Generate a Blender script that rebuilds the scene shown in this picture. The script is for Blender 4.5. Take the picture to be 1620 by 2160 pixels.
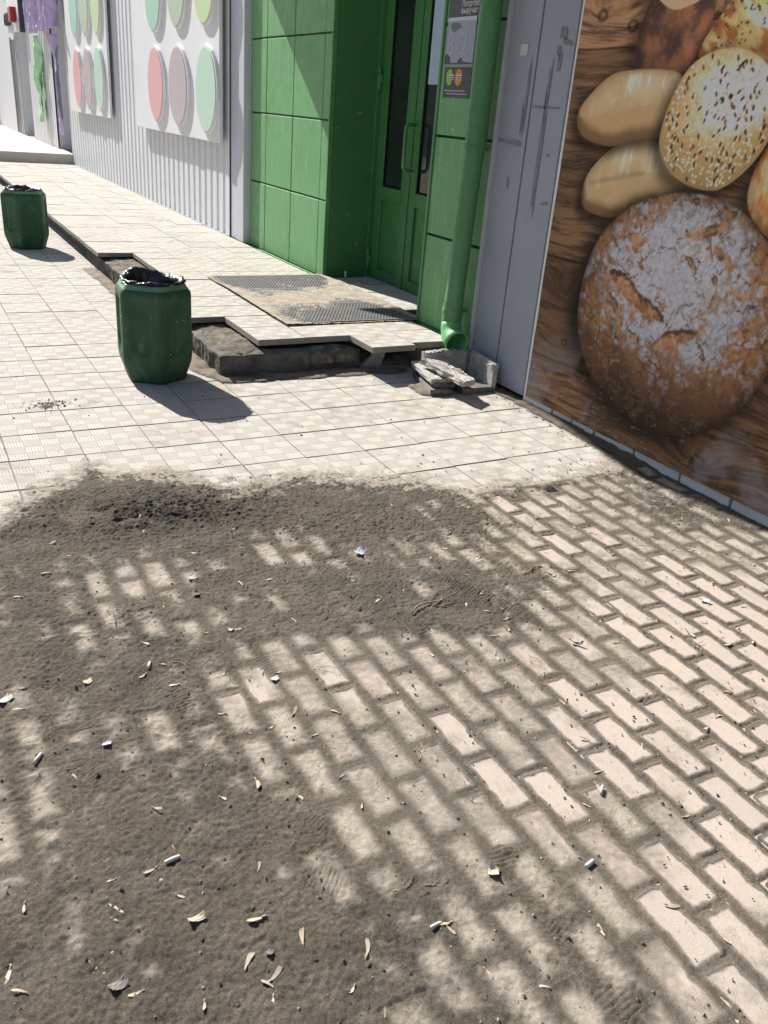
import bpy, bmesh, math, random
import numpy as np
from mathutils import Vector, Matrix

for o in list(bpy.data.objects):
    bpy.data.objects.remove(o, do_unlink=True)
scene = bpy.context.scene
COL = scene.collection
random.seed(7)

# ------------------------------------------------------------------ camera
cam_d = bpy.data.cameras.new('camera')
cam = bpy.data.objects.new('camera', cam_d)
COL.objects.link(cam)
scene.camera = cam
cam_d.sensor_fit = 'VERTICAL'
cam_d.sensor_height = 36.0
cam_d.lens = 29.79
cam_d.clip_start = 0.05
cam_d.clip_end = 900.0
_r = Vector((0.877648, -0.473138, 0.07664))
_d = Vector((-0.140411, -0.40668, -0.902716))
_f = Vector((0.458277, 0.781506, -0.423355))
_m = Matrix((( _r.x, -_d.x, -_f.x, 0.0), (_r.y, -_d.y, -_f.y, 0.0), (_r.z, -_d.z, -_f.z, 1.4053), (0, 0, 0, 1)))
cam.matrix_world = _m

# ------------------------------------------------------------------ sky, sun, exposure
SUN = Vector((-0.21, 1.0, 0.80)).normalized()
world = bpy.data.worlds.new('World')
scene.world = world
world.use_nodes = True
wn = world.node_tree.nodes
wl = world.node_tree.links
bg = wn['Background']
sky = wn.new('ShaderNodeTexSky')
sky.sky_type = 'NISHITA'
sky.sun_disc = False
sky.sun_elevation = math.asin(SUN.z)
sky.sun_rotation = math.atan2(SUN.x, SUN.y) % (2 * math.pi)
sky.air_density = 1.0
sky.dust_density = 1.2
wl.new(sky.outputs[0], bg.inputs[0])
bg.inputs[1].default_value = 0.05
sun_d = bpy.data.lights.new('sun', 'SUN')
sun_d.energy = 3.9
sun_d.angle = math.radians(0.53)
sun_d.color = (1.0, 0.962, 0.91)
sun = bpy.data.objects.new('sun', sun_d)
COL.objects.link(sun)
sun.rotation_euler = SUN.to_track_quat('Z', 'Y').to_euler()
sun.location = (0, 5, 12)
scene.view_settings.view_transform = 'Standard'
scene.view_settings.look = 'None'
scene.view_settings.exposure = 1.35
scene.view_settings.gamma = 1.0
scene.view_settings.use_curve_mapping = False

# ------------------------------------------------------------------ helpers: objects
def link(name, me, mat=None, parent=None, loc=None):
    o = bpy.data.objects.new(name, me)
    COL.objects.link(o)
    if mat is not None and me is not None and len(me.materials) == 0:
        for m in (mat if isinstance(mat, (list, tuple)) else [mat]):
            me.materials.append(m)
    if parent is not None:
        o.parent = parent
    if loc is not None:
        o.location = loc
    return o

def tag(o, label=None, cat=None, group=None, kind=None):
    if label: o['label'] = label
    if cat: o['category'] = cat
    if group: o['group'] = group
    if kind: o['kind'] = kind
    return o

def thing(name, label, cat, loc=(0, 0, 0), group=None):
    o = bpy.data.objects.new(name, None)
    o.empty_display_size = 0.1
    COL.objects.link(o)
    o.location = loc
    return tag(o, label, cat, group)

def copy_tree(o, parent=None):
    c = o.copy()
    COL.objects.link(c)
    c.parent = parent
    for ch in list(o.children):
        copy_tree(ch, c)
    return c

class MB:
    """collects faces for one mesh"""
    def __init__(s):
        s.v = []; s.f = []; s.m = []
    def add(s, vs, fs, mi=0):
        b = len(s.v)
        s.v += [tuple(v) for v in vs]
        s.f += [tuple(i + b for i in f) for f in fs]
        s.m += [mi] * len(fs)
        return s
    def box(s, x0, x1, y0, y1, z0, z1, bev=0.0, mi=0):
        if bev <= 0:
            vs = [(x, y, z) for z in (z0, z1) for y in (y0, y1) for x in (x0, x1)]
            fs = [(0, 2, 3, 1), (4, 5, 7, 6), (0, 1, 5, 4), (2, 6, 7, 3), (0, 4, 6, 2), (1, 3, 7, 5)]
            return s.add(vs, fs, mi)
        bm = bmesh.new()
        bmesh.ops.create_cube(bm, size=1)
        for v in bm.verts:
            v.co = Vector((x0 + (v.co.x + .5) * (x1 - x0), y0 + (v.co.y + .5) * (y1 - y0), z0 + (v.co.z + .5) * (z1 - z0)))
        bmesh.ops.bevel(bm, geom=bm.edges[:], offset=bev, segments=2, affect='EDGES', profile=0.5)
        bm.verts.index_update()
        s.add([v.co[:] for v in bm.verts], [[v.index for v in f.verts] for f in bm.faces], mi)
        bm.free()
        return s
    def tube(s, pts, r, n=10, cap=True, mi=0):
        pts = [Vector(p) for p in pts]
        rs = r if isinstance(r, (list, tuple)) else [r] * len(pts)
        ring = []
        b = len(s.v)
        prev = None
        for i, p in enumerate(pts):
            t = (pts[min(i + 1, len(pts) - 1)] - pts[max(i - 1, 0)]).normalized()
            if prev is None:
                a = Vector((0, 0, 1)) if abs(t.z) < .9 else Vector((1, 0, 0))
                u = t.cross(a).normalized()
            else:
                u = (prev - t * prev.dot(t)).normalized()
            prev = u
            w = t.cross(u)
            for k in range(n):
                an = 2 * math.pi * k / n
                s.v.append(tuple(p + (u * math.cos(an) + w * math.sin(an)) * rs[i]))
        for i in range(len(pts) - 1):
            for k in range(n):
                k2 = (k + 1) % n
                s.f.append((b + i * n + k, b + i * n + k2, b + (i + 1) * n + k2, b + (i + 1) * n + k)); s.m.append(mi)
        if cap:
            s.f.append(tuple(b + k for k in reversed(range(n)))); s.m.append(mi)
            s.f.append(tuple(b + (len(pts) - 1) * n + k for k in range(n))); s.m.append(mi)
        return s
    def prism(s, poly, axis, a0, a1, mi=0):
        """poly in the two remaining axes, extruded along axis (0 x, 1 y, 2 z)"""
        n = len(poly)
        def P(p, a):
            q = [p[0], p[1]]; q.insert(axis, a); return tuple(q)
        vs = [P(p, a0) for p in poly] + [P(p, a1) for p in poly]
        fs = [tuple(reversed(range(n))), tuple(range(n, 2 * n))]
        fs += [(i, (i + 1) % n, n + (i + 1) % n, n + i) for i in range(n)]
        return s.add(vs, fs, mi)
    def mesh(s, name, smooth=False):
        me = bpy.data.meshes.new(name)
        me.from_pydata(s.v, [], s.f)
        me.polygons.foreach_set('material_index', s.m)
        if smooth:
            me.polygons.foreach_set('use_smooth', [True] * len(s.f))
        me.update()
        bm = bmesh.new(); bm.from_mesh(me)
        bmesh.ops.recalc_face_normals(bm, faces=bm.faces[:])
        bm.to_mesh(me); bm.free()
        return me
    def build(s, name, mat, parent=None, smooth=False, loc=None):
        return link(name, s.mesh(name, smooth), mat, parent, loc)

def quick_mesh(name, V, F, smooth=True):
    """V (n,3) and quads F (m,4) numpy arrays, built fast"""
    me = bpy.data.meshes.new(name)
    me.vertices.add(len(V))
    me.vertices.foreach_set('co', np.ascontiguousarray(V, dtype=np.float32).ravel())
    me.loops.add(F.size)
    me.loops.foreach_set('vertex_index', np.ascontiguousarray(F, dtype=np.int32).ravel())
    me.polygons.add(len(F))
    me.polygons.foreach_set('loop_start', np.arange(0, F.size, 4, dtype=np.int32))
    me.polygons.foreach_set('loop_total', np.full(len(F), 4, dtype=np.int32))
    me.polygons.foreach_set('use_smooth', np.full(len(F), smooth, dtype=bool))
    me.update(calc_edges=True)
    return me

def grid_faces(nx, ny):
    """vertex index = j * nx + i"""
    i, j = np.meshgrid(np.arange(nx - 1), np.arange(ny - 1))
    a = (j * nx + i).ravel()
    return np.stack([a, a + 1, a + nx + 1, a + nx], 1)

def fattr(me, name, vals):
    at = me.attributes.new(name, 'FLOAT', 'POINT')
    at.data.foreach_set('value', np.ascontiguousarray(vals, dtype=np.float32).ravel())

# ------------------------------------------------------------------ helpers: noise
_tab = {}
def vnoise(x, y, seed):
    if seed not in _tab:
        _tab[seed] = np.random.RandomState(seed).rand(256, 256).astype(np.float32)
    T = _tab[seed]
    xi = np.floor(x).astype(np.int64); yi = np.floor(y).astype(np.int64)
    fx = (x - xi).astype(np.float32); fy = (y - yi).astype(np.float32)
    fx = fx * fx * (3 - 2 * fx); fy = fy * fy * (3 - 2 * fy)
    x0 = xi & 255; x1 = (xi + 1) & 255; y0 = yi & 255; y1 = (yi + 1) & 255
    return (T[x0, y0] * (1 - fx) + T[x1, y0] * fx) * (1 - fy) + (T[x0, y1] * (1 - fx) + T[x1, y1] * fx) * fy

def fbm(x, y, scale, octv=4, seed=1, gain=0.5):
    s = 0; a = 1.0; t = 0
    c, sn = math.cos(0.6), math.sin(0.6)
    x = np.asarray(x, dtype=np.float64) * scale + 37.1; y = np.asarray(y, dtype=np.float64) * scale + 91.7
    for k in range(octv):
        s = s + a * vnoise(x, y, seed + k * 13); t += a
        a *= gain
        x, y = (x * c - y * sn) * 2.03, (x * sn + y * c) * 2.03
    return s / t

def sstep(a, b, x):
    t = np.clip((x - a) / (b - a), 0, 1)
    return t * t * (3 - 2 * t)

# ------------------------------------------------------------------ helpers: materials
class Mat:
    def __init__(s, name, rough=0.8, spec=0.3):
        s.m = bpy.data.materials.new(name)
        s.m.use_nodes = True
        s.n = s.m.node_tree.nodes; s.l = s.m.node_tree.links
        s.b = s.n['Principled BSDF']
        s.b.inputs['Roughness'].default_value = rough
        s.b.inputs['Specular IOR Level'].default_value = spec
        s._pos = None
    def node(s, t, **kw):
        n = s.n.new(t)
        for k, v in kw.items(): setattr(n, k, v)
        return n
    def pos(s):
        if s._pos is None:
            s._pos = s.node('ShaderNodeNewGeometry').outputs['Position']
        return s._pos
    def obj(s):
        return s.node('ShaderNodeTexCoord').outputs['Object']
    def stretch(s, src, sc):
        m = s.node('ShaderNodeMapping')
        m.inputs['Scale'].default_value = sc
        s.l.new(src, m.inputs['Vector'])
        return m.outputs[0]
    def noise(s, scale, detail=4, rough=0.55, src=None, dist=0.0):
        n = s.node('ShaderNodeTexNoise')
        n.inputs['Scale'].default_value = scale
        n.inputs['Detail'].default_value = detail
        n.inputs['Roughness'].default_value = rough
        n.inputs['Distortion'].default_value = dist
        s.l.new(src if src is not None else s.pos(), n.inputs['Vector'])
        return n.outputs['Fac']
    def ramp(s, src, a, b, va=0.0, vb=1.0):
        n = s.node('ShaderNodeMapRange')
        n.interpolation_type = 'SMOOTHSTEP'
        for k, v in zip(('From Min', 'From Max', 'To Min', 'To Max'), (a, b, va, vb)):
            n.inputs[k].default_value = v
        s.l.new(src, n.inputs['Value'])
        return n.outputs['Result']
    def mul(s, a, b, op='MULTIPLY'):
        n = s.node('ShaderNodeMath', operation=op)
        for i, q in enumerate((a, b)):
            if isinstance(q, (int, float)): n.inputs[i].default_value = q
            else: s.l.new(q, n.inputs[i])
        return n.outputs[0]
    def mix(s, fac, a, b, mode='MIX'):
        n = s.node('ShaderNodeMix', data_type='RGBA', blend_type=mode)
        if isinstance(fac, (int, float)): n.inputs['Factor'].default_value = fac
        else: s.l.new(fac, n.inputs['Factor'])
        for k, q in ((6, a), (7, b)):
            if isinstance(q, (tuple, list)): n.inputs[k].default_value = (*q[:3], 1)
            else: s.l.new(q, n.inputs[k])
        return n.outputs[2]
    def attr(s, name, out='Fac'):
        n = s.node('ShaderNodeAttribute', attribute_name=name)
        return n.outputs[out]
    def rnd(s):
        return s.node('ShaderNodeObjectInfo').outputs['Random']
    def color(s, c):
        if isinstance(c, (tuple, list)): s.b.inputs['Base Color'].default_value = (*c[:3], 1)
        else: s.l.new(c, s.b.inputs['Base Color'])
        return s
    def rough(s, r):
        s.l.new(r, s.b.inputs['Roughness']); return s
    def bump(s, h, strength=0.3, dist=0.01):
        n = s.node('ShaderNodeBump')
        n.inputs['Strength'].default_value = strength
        n.inputs['Distance'].default_value = dist
        s.l.new(h, n.inputs['Height'])
        s.l.new(n.outputs[0], s.b.inputs['Normal'])
        return s

def plain(name, c, rough=0.7, spec=0.3, var=0.12, scale=6.0, bump=0.0, bscale=80):
    m = Mat(name, rough, spec)
    d = tuple(x * (1 - var) for x in c); e = tuple(min(1, x * (1 + var)) for x in c)
    m.color(m.mix(m.noise(scale, 5, 0.6), d, e))
    if bump: m.bump(m.noise(bscale, 4, 0.6), bump, 0.004)
    return m.m

DUST = (0.42, 0.38, 0.32)
DARK = (0.098, 0.084, 0.064)

def m_tile(name, top, tint_b):
    """concrete parquet tile; the same dust veil over ridges and grooves"""
    m = Mat(name, 0.9, 0.2)
    r = m.rnd()
    base = m.mix(m.mul(r, 0.6), top, tint_b)
    base = m.mix(m.ramp(m.noise(260, 3), 0.35, 0.75, 0, 0.28), base, tuple(c * 0.55 for c in top))
    dust = m.ramp(m.noise(2.6, 6, 0.62), 0.40, 0.66, 0.15, 0.95)
    base = m.mix(m.mul(dust, 0.8), base, DUST)
    stain = m.ramp(m.noise(3.4, 9, 0.74, dist=0.7), 0.50, 0.72, 0, 0.62)
    base = m.mix(stain, base, (0.23, 0.2, 0.16))
    speck = m.ramp(m.noise(95, 2, 0.5), 0.70, 0.76, 0, 0.7)
    base = m.mix(speck, base, (0.09, 0.08, 0.065))
    m.color(base)
    m.bump(m.noise(320, 3, 0.6), 0.25, 0.002)
    return m.m

M = {}
M['tile'] = m_tile('tile_ridge', (0.50, 0.472, 0.425), (0.46, 0.436, 0.40))
def groove():
    m = Mat('tile_groove', 0.95, 0.1)
    base = m.mix(m.noise(9, 4), (0.13, 0.115, 0.092), (0.25, 0.215, 0.17))
    dust = m.ramp(m.noise(2.6, 6, 0.62), 0.40, 0.66, 0.15, 0.95)
    m.color(m.mix(dust, base, DUST))
    return m.m
M['groove'] = groove()
M['tile_edge'] = plain('tile_edge', (0.24, 0.22, 0.195), 0.9, 0.2, 0.25, 40, 0.4)  # darker than the tile top: shade of the side faces is in the colour
def bedm():
    m = Mat('sandy_joint_dirt', 0.95, 0.1)
    c = m.mix(m.ramp(m.noise(3, 5), 0.35, 0.65), (0.27, 0.23, 0.175), (0.15, 0.13, 0.1))
    c = m.mix(m.ramp(m.noise(140, 3), 0.4, 0.8, 0, 0.5), c, (0.1, 0.085, 0.065))
    m.color(c); m.bump(m.noise(110, 4), 0.5, 0.004)
    return m.m
M['bed'] = bedm()
def brickm():
    m = Mat('pink_paver', 0.88, 0.25)
    a = m.mix(m.rnd(), (0.45, 0.380, 0.326), (0.405, 0.352, 0.305))
    a = m.mix(m.ramp(m.noise(12, 4), 0.35, 0.7, 0, 0.45), a, (0.46, 0.39, 0.315))
    a = m.mix(m.ramp(m.noise(230, 4, 0.75), 0.42, 0.75, 0, 0.6), a, (0.29, 0.235, 0.19))
    a = m.mix(m.ramp(m.noise(24, 6, 0.7), 0.5, 0.75, 0, 0.35), a, (0.3, 0.255, 0.2))
    a = m.mix(m.ramp(m.noise(120, 2), 0.68, 0.76, 0, 0.8), a, (0.14, 0.115, 0.09))
    m.color(a)
    m.bump(m.noise(260, 4, 0.65), 0.35, 0.003)
    return m.m
M['brick'] = brickm()
def dirtm():
    m = Mat('street_dirt', 0.95, 0.15)
    cov = m.attr('cov'); tone = m.attr('tone'); wet = m.attr('wet')
    dk = m.mix(m.ramp(m.noise(7, 6, 0.65), 0.3, 0.7), (0.074, 0.064, 0.049), (0.138, 0.120, 0.094))
    dk = m.mix(m.ramp(m.noise(1.9, 5, 0.65), 0.42, 0.62, 0, 0.55), dk, (0.145, 0.118, 0.085))
    dk = m.mix(m.ramp(m.noise(85, 4, 0.7), 0.5, 0.75, 0, 0.5), dk, (0.21, 0.183, 0.146))
    dk = m.mix(m.ramp(m.noise(420, 2, 0.6), 0.66, 0.74, 0, 0.6), dk, (0.32, 0.285, 0.235))
    lt = m.mix(m.ramp(m.noise(18, 6, 0.65), 0.3, 0.7), (0.42, 0.362, 0.29), (0.53, 0.46, 0.375))
    lt = m.mix(m.ramp(m.noise(240, 3, 0.7), 0.58, 0.78, 0, 0.5), lt, (0.2, 0.17, 0.13))
    grain = m.mul(m.ramp(m.noise(330, 4, 0.75), 0.28, 0.72, 0.55, 1.45), m.ramp(m.noise(95, 5, 0.7), 0.3, 0.7, 0.72, 1.25))
    gcol = m.node('ShaderNodeCombineColor')
    for i_ in range(3): m.l.new(grain, gcol.inputs[i_])
    dk = m.mix(0.85, dk, gcol.outputs[0], 'MULTIPLY')
    lt = m.mix(0.35, lt, gcol.outputs[0], 'MULTIPLY')
    c = m.mix(tone, dk, lt)
    c = m.mix(m.mul(wet, m.ramp(m.noise(26, 5, 0.7), 0.3, 0.62)), c, (0.03, 0.026, 0.02))
    m.color(c)
    h = m.mul(m.mul(m.noise(120, 8, 0.82), 1.0), m.mul(m.noise(520, 3, 0.7), 0.6), 'ADD')
    m.bump(h, 0.8, 0.007)
    tr = m.node('ShaderNodeBsdfTransparent')
    mx = m.node('ShaderNodeMixShader')
    # ragged film: compare the coverage with a fine noise so thin dust breaks into grains
    g = m.mul(m.mul(m.noise(380, 3, 0.65), 0.65), m.mul(m.noise(70, 3, 0.6), 0.35), 'ADD')
    k = m.mul(m.mul(cov, 1.5), m.mul(g, -1.0), 'ADD')
    a = m.ramp(k, -0.42, 0.62)
    out = m.n['Material Output']
    m.l.new(a, mx.inputs[0]); m.l.new(tr.outputs[0], mx.inputs[1]); m.l.new(m.b.outputs[0], mx.inputs[2])
    m.l.new(mx.outputs[0], out.inputs['Surface'])
    return m.m
M['dirt'] = dirtm()
def earthm():
    m = Mat('dry_earth', 0.95, 0.1)
    c = m.mix(m.ramp(m.noise(9, 6, 0.65), 0.35, 0.68), (0.085, 0.073, 0.056), (0.25, 0.215, 0.17))
    c = m.mix(m.ramp(m.noise(120, 4, 0.7), 0.5, 0.78, 0, 0.6), c, (0.3, 0.26, 0.21))
    m.color(c); m.bump(m.noise(95, 6, 0.7), 0.8, 0.012)
    return m.m
M['earth'] = earthm()
def concm(name, c, dk=0.45):
    m = Mat(name, 0.92, 0.2)
    a = m.mix(m.ramp(m.noise(7, 6, 0.65), 0.3, 0.7), tuple(x * dk for x in c), c)
    a = m.mix(m.ramp(m.noise(160, 4, 0.7), 0.45, 0.8, 0, 0.55), a, tuple(x * 0.45 for x in c))
    m.color(a); m.bump(m.noise(130, 5, 0.7), 0.6, 0.006)
    return m.m
M['concrete'] = concm('rough_concrete', (0.24, 0.22, 0.19))
M['concrete_dark'] = concm('shade_dark_concrete', (0.17, 0.155, 0.135))  # stained concrete, darkened further: shade of the step front is in the colour
M['frag'] = concm('broken_tile_concrete', (0.5, 0.475, 0.43), 0.62)
def greenm(name, a, b, fade, rough=0.38, chips=True):
    m = Mat(name, rough, 0.45)
    st = m.noise(4.0, 6, 0.65, m.stretch(m.pos(), (1, 9, 0.9)))
    c = m.mix(m.ramp(m.noise(1.7, 4), 0.3, 0.7), a, b)
    c = m.mix(m.ramp(st, 0.48, 0.72, 0, 0.5), c, fade)
    gr = m.ramp(m.noise(14, 6, 0.7), 0.6, 0.78, 0, 0.4)
    c = m.mix(gr, c, tuple(x * 0.45 for x in a))
    if chips:
        c = m.mix(m.ramp(m.noise(38, 2, 0.4, dist=1.0), 0.745, 0.76, 0, 0.85), c, (0.42, 0.5, 0.4))
    m.color(c)
    m.rough(m.ramp(m.noise(9, 5, 0.6), 0.3, 0.7, rough - 0.08, rough + 0.2))
    m.bump(m.noise(60, 4), 0.06, 0.003)
    return m.m
M['green'] = greenm('green_cladding', (0.115, 0.31, 0.118), (0.135, 0.345, 0.135), (0.30, 0.47, 0.29), 0.42)
M['green_dark'] = greenm('shaded_green_reveal', (0.045, 0.165, 0.05), (0.05, 0.18, 0.056), (0.07, 0.19, 0.075), 0.5)  # kept darker than the cladding: shade of the recess is in the colour
M['green_door'] = greenm('green_door_paint', (0.045, 0.175, 0.05), (0.055, 0.195, 0.06), (0.08, 0.21, 0.085), 0.38)
M['green_trim'] = greenm('green_trim', (0.07, 0.22, 0.07), (0.09, 0.25, 0.09), (0.2, 0.36, 0.2), 0.4)
M['pipe'] = greenm('green_downpipe_paint', (0.07, 0.2, 0.075), (0.085, 0.225, 0.09), (0.14, 0.27, 0.14), 0.45)
M['pipe_lit'] = greenm('lit_green_outlet', (0.12, 0.36, 0.14), (0.15, 0.4, 0.17), (0.25, 0.46, 0.26), 0.4)  # paler copy of the pipe green: sunlit highlights are put into the colour
M['bin'] = greenm('bin_paint', (0.016, 0.066, 0.027), (0.022, 0.08, 0.035), (0.085, 0.15, 0.10), 0.58)
M['rim'] = greenm('bin_rim_worn', (0.1, 0.2, 0.12), (0.16, 0.27, 0.18), (0.3, 0.4, 0.32), 0.5)
M['bag'] = plain('black_bag', (0.012, 0.012, 0.014), 0.32, 0.6, 0.3, 20)
M['black'] = plain('dark_void', (0.012, 0.012, 0.013), 0.9, 0.1)
M['rubber'] = plain('dark_rubber', (0.17, 0.168, 0.156), 0.75, 0.3, 0.4, 14, 0.3, 200)
def greym():
    m = Mat('grey_board_paint', 0.5, 0.35)
    c = m.mix(m.ramp(m.noise(1.6, 5), 0.3, 0.7), (0.29, 0.31, 0.35), (0.34, 0.36, 0.40))
    c = m.mix(m.ramp(m.noise(9, 7, 0.72), 0.58, 0.8, 0, 0.45), c, (0.25, 0.25, 0.25))
    c = m.mix(m.ramp(m.noise(60, 3, 0.5, dist=1.5), 0.72, 0.75, 0, 0.6), c, (0.2, 0.2, 0.2))
    m.color(c)
    m.bump(m.noise(30, 4), 0.08, 0.004)
    return m.m
M['grey'] = greym()
M['board_lit'] = plain('bounce_lit_board', (0.76, 0.76, 0.75), 0.6, 0.3, 0.15, 8)  # boards under the banner lightened: ground bounce light is put into the colour
M['grey_scar'] = plain('glue_scar', (0.22, 0.225, 0.23), 0.8, 0.2, 0.4, 50)
M['steel'] = plain('galvanised_trim', (0.42, 0.43, 0.46), 0.4, 0.5, 0.2, 12)
M['white_sheet'] = plain('white_profiled_sheet', (0.66, 0.675, 0.7), 0.45, 0.4, 0.08, 1.3)
M['white_board'] = plain('white_advert_board', (0.72, 0.73, 0.74), 0.5, 0.4, 0.05, 2)
M['white_wall'] = plain('white_painted_wall', (0.62, 0.635, 0.66), 0.6, 0.3, 0.08, 1.2)
M['pillar'] = plain('pale_grey_pillar', (0.52, 0.545, 0.6), 0.4, 0.4, 0.08, 3)
M['paper'] = plain('paper', (0.56, 0.55, 0.52), 0.8, 0.2, 0.06, 30)
M['charcoal'] = plain('charcoal_notice', (0.07, 0.066, 0.075), 0.4, 0.4, 0.15, 10)
def flat(name, c, rough=0.6, spec=0.3):
    return plain(name, c, rough, spec, 0.05, 15)
def glassm(name, tint, rough=0.03):
    m = Mat(name, rough, 0.9)
    m.color(m.mix(m.ramp(m.noise(4, 5), 0.4, 0.7), tint, tuple(x * 1.5 + 0.004 for x in tint)))
    m.rough(m.ramp(m.noise(12, 5, 0.7), 0.35, 0.7, 0.02, 0.12))
    return m.m
M['glass'] = glassm('dark_door_glass', (0.012, 0.018, 0.016))

# ================================================================== GROUND
g = MB()
g.add([(-300, -300, -0.06), (300, -300, -0.06), (300, 400, -0.06), (-300, 400, -0.06)], [(0, 1, 2, 3)])
tag(g.build('ground', M['bed']), kind='structure')

# ------------------------------------------------------------------ parquet tile mesh (shared)
TS = 0.3
def tile_mesh(name, parity, size=0.2965, th=0.034, n=4, ridges=6, rh=0.0008):
    mb = MB()
    h = size / 2
    # body a little below the ridge tops, bevelled rim
    b = 0.0025
    z = -rh
    vs = [(-h, -h, -th), (h, -h, -th), (h, h, -th), (-h, h, -th),
          (-h, -h, z - b), (h, -h, z - b), (h, h, z - b), (-h, h, z - b),
          (-h + b, -h + b, z), (h - b, -h + b, z), (h - b, h - b, z), (-h + b, h - b, z)]
    side = [(0, 1, 5, 4), (1, 2, 6, 5), (2, 3, 7, 6), (3, 0, 4, 7), (4, 5, 9, 8), (5, 6, 10, 9), (6, 7, 11, 10), (7, 4, 8, 11)]
    mb.add(vs, side, 2)
    mb.add(vs[8:], [(0, 1, 2, 3)], 1)
    cell = (size - 2 * b) / n
    for i in range(n):
        for j in range(n):
            cx = -h + b + (i + .5) * cell; cy = -h + b + (j + .5) * cell
            L = cell / 2 - 0.0014
            p = cell / ridges
            for k in range(ridges):
                o = -cell / 2 + (k + .5) * p
                w = p * 0.42; t = p * 0.385
                if (i + j + parity) % 2 == 0:
                    q = [(cx + o - w, cy - L, z), (cx + o + w, cy - L, z), (cx + o + w, cy + L, z), (cx + o - w, cy + L, z),
                         (cx + o - t, cy - L + .001, 0), (cx + o + t, cy - L + .001, 0), (cx + o + t, cy + L - .001, 0), (cx + o - t, cy + L - .001, 0)]
                else:
                    q = [(cx - L, cy + o - w, z), (cx + L, cy + o - w, z), (cx + L, cy + o + w, z), (cx - L, cy + o + w, z),
                         (cx - L + .001, cy + o - t, 0), (cx + L - .001, cy + o - t, 0), (cx + L - .001, cy + o + t, 0), (cx - L + .001, cy + o + t, 0)]
                mb.add(q, [(4, 5, 6, 7), (0, 1, 5, 4), (1, 2, 6, 5), (2, 3, 7, 6), (3, 0, 4, 7)], 0)
    me = mb.mesh(name)
    for m in (M['tile'], M['groove'], M['tile_edge']): me.materials.append(m)
    return me
TM = [tile_mesh('parquet_tile_a', 0), tile_mesh('parquet_tile_b', 1)]

def in_view(x, y, z=0.0, mx=0.06):
    v = Vector((x, y, z - 1.4053))
    d = v.dot(_f)
    if d < 0.2: return False
    px = v.dot(_r) / d; py = v.dot(_d) / d
    kx = 810 / 1787.6; ky = 1080 / 1787.6
    return abs(px) < kx + mx and abs(py) < ky + mx

def tile_set(parent, cells, stuff_name, ztop, jit=0.0012, limit=300):
    """cells: (x, y) centres, nearest first become parts; the rest one joined part"""
    cells = sorted(cells, key=lambda c: c[0] ** 2 + c[1] ** 2)
    vis = [c for c in cells if in_view(c[0], c[1], ztop)]
    rest = [c for c in cells if not in_view(c[0], c[1], ztop)] + vis[limit:]
    rr = random.Random(11)
    for c in vis[:limit]:
        o = link('tile', TM[rr.random() < 0.5], None, parent)
        o.location = (c[0] + rr.uniform(-.0015, .0015), c[1] + rr.uniform(-.0015, .0015), ztop + rr.uniform(-jit, jit))
        o.rotation_euler = (rr.uniform(-.0035, .0035), rr.uniform(-.0035, .0035), rr.uniform(-.005, .005) + rr.choice((0, math.pi / 2)))
    if rest:
        mb = MB()
        for c in rest:
            z = ztop + rr.uniform(-jit, jit) - 0.001
            mb.box(c[0] - .1465, c[0] + .1465, c[1] - .1465, c[1] + .1465, z - .03, z)
        o = mb.build(stuff_name, M['tile'], parent)
        o['kind'] = 'stuff'

# ground-level tiles in front of the shop
bed = MB()
bed.add([(-2.2, 2.62, -0.0042), (2.975, 2.62, -0.0042), (2.975, 17.2, -0.0042), (-2.2, 17.2, -0.0042)], [(0, 1, 2, 3)])
pave = tag(bed.build('tile_pavement', M['bed']), kind='structure')
cells = []
for j in range(0, 49):
    for i in range(-14, 4):
        # column pitch a little tight to the left, as laid
        x = 2.0554 + (i + .5) * 0.297; y = 2.6218 + (j + .5) * TS + 0.012 * math.sin(i * .7)
        if x > 2.9 and y > 2.0: continue
        if x > 1.62 and y > 4.95: continue
        cells.append((x, y))
for j in range(0, 7):
    cells.append((2.0554 + 3.5 * .2955 - 0.06, 2.6218 + (j + .5) * TS))
cells = [c for c in cells if not (c[0] > 2.9 and c[1] > 4.4)]
tile_set(pave, cells, 'tile_remainder', 0.0)

# ------------------------------------------------------------------ brick pavers
BX0, BY0, BPX, BPY = 1.1359 - 0.013, 1.1799 + 0.008, 0.0966, 0.1905
BTOP = -0.007
bb = MB()
bb.add([(-2.2, -1.5, -0.03), (2.975, -1.5, -0.03), (2.975, 2.62, -0.03), (-2.2, 2.62, -0.03)], [(0, 1, 2, 3)])
brickbed = tag(bb.build('brick_pavement', M['bed']), kind='structure')
def brick_mesh(name, seed):
    rr = random.Random(seed)
    w, l, t = BPX - .0055, BPY - .0055, 0.05
    bm = bmesh.new()
    bmesh.ops.create_cube(bm, size=1)
    for v in bm.verts: v.co = Vector((v.co.x * w, v.co.y * l, v.co.z * t - t / 2))
    bmesh.ops.bevel(bm, geom=[e for e in bm.edges if e.verts[0].co.z > -.01 and e.verts[1].co.z > -.01 or abs(e.verts[0].co.z - e.verts[1].co.z) > .01],
                    offset=0.0045, segments=1, affect='EDGES')
    for v in bm.verts:
        v.co += Vector((rr.uniform(-.0012, .0012), rr.uniform(-.0012, .0012), rr.uniform(-.0006, 0)))
    me = bpy.data.meshes.new(name); bm.to_mesh(me); bm.free()
    me.materials.append(M['brick'])
    return me
BM = [brick_mesh('paver_%s' % c, k) for k, c in enumerate('abcd')]
def brick_rand(i, j):
    return (math.sin(i * 12.9898 + j * 78.233) * 43758.5453) % 1.0
bl = []
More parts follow.
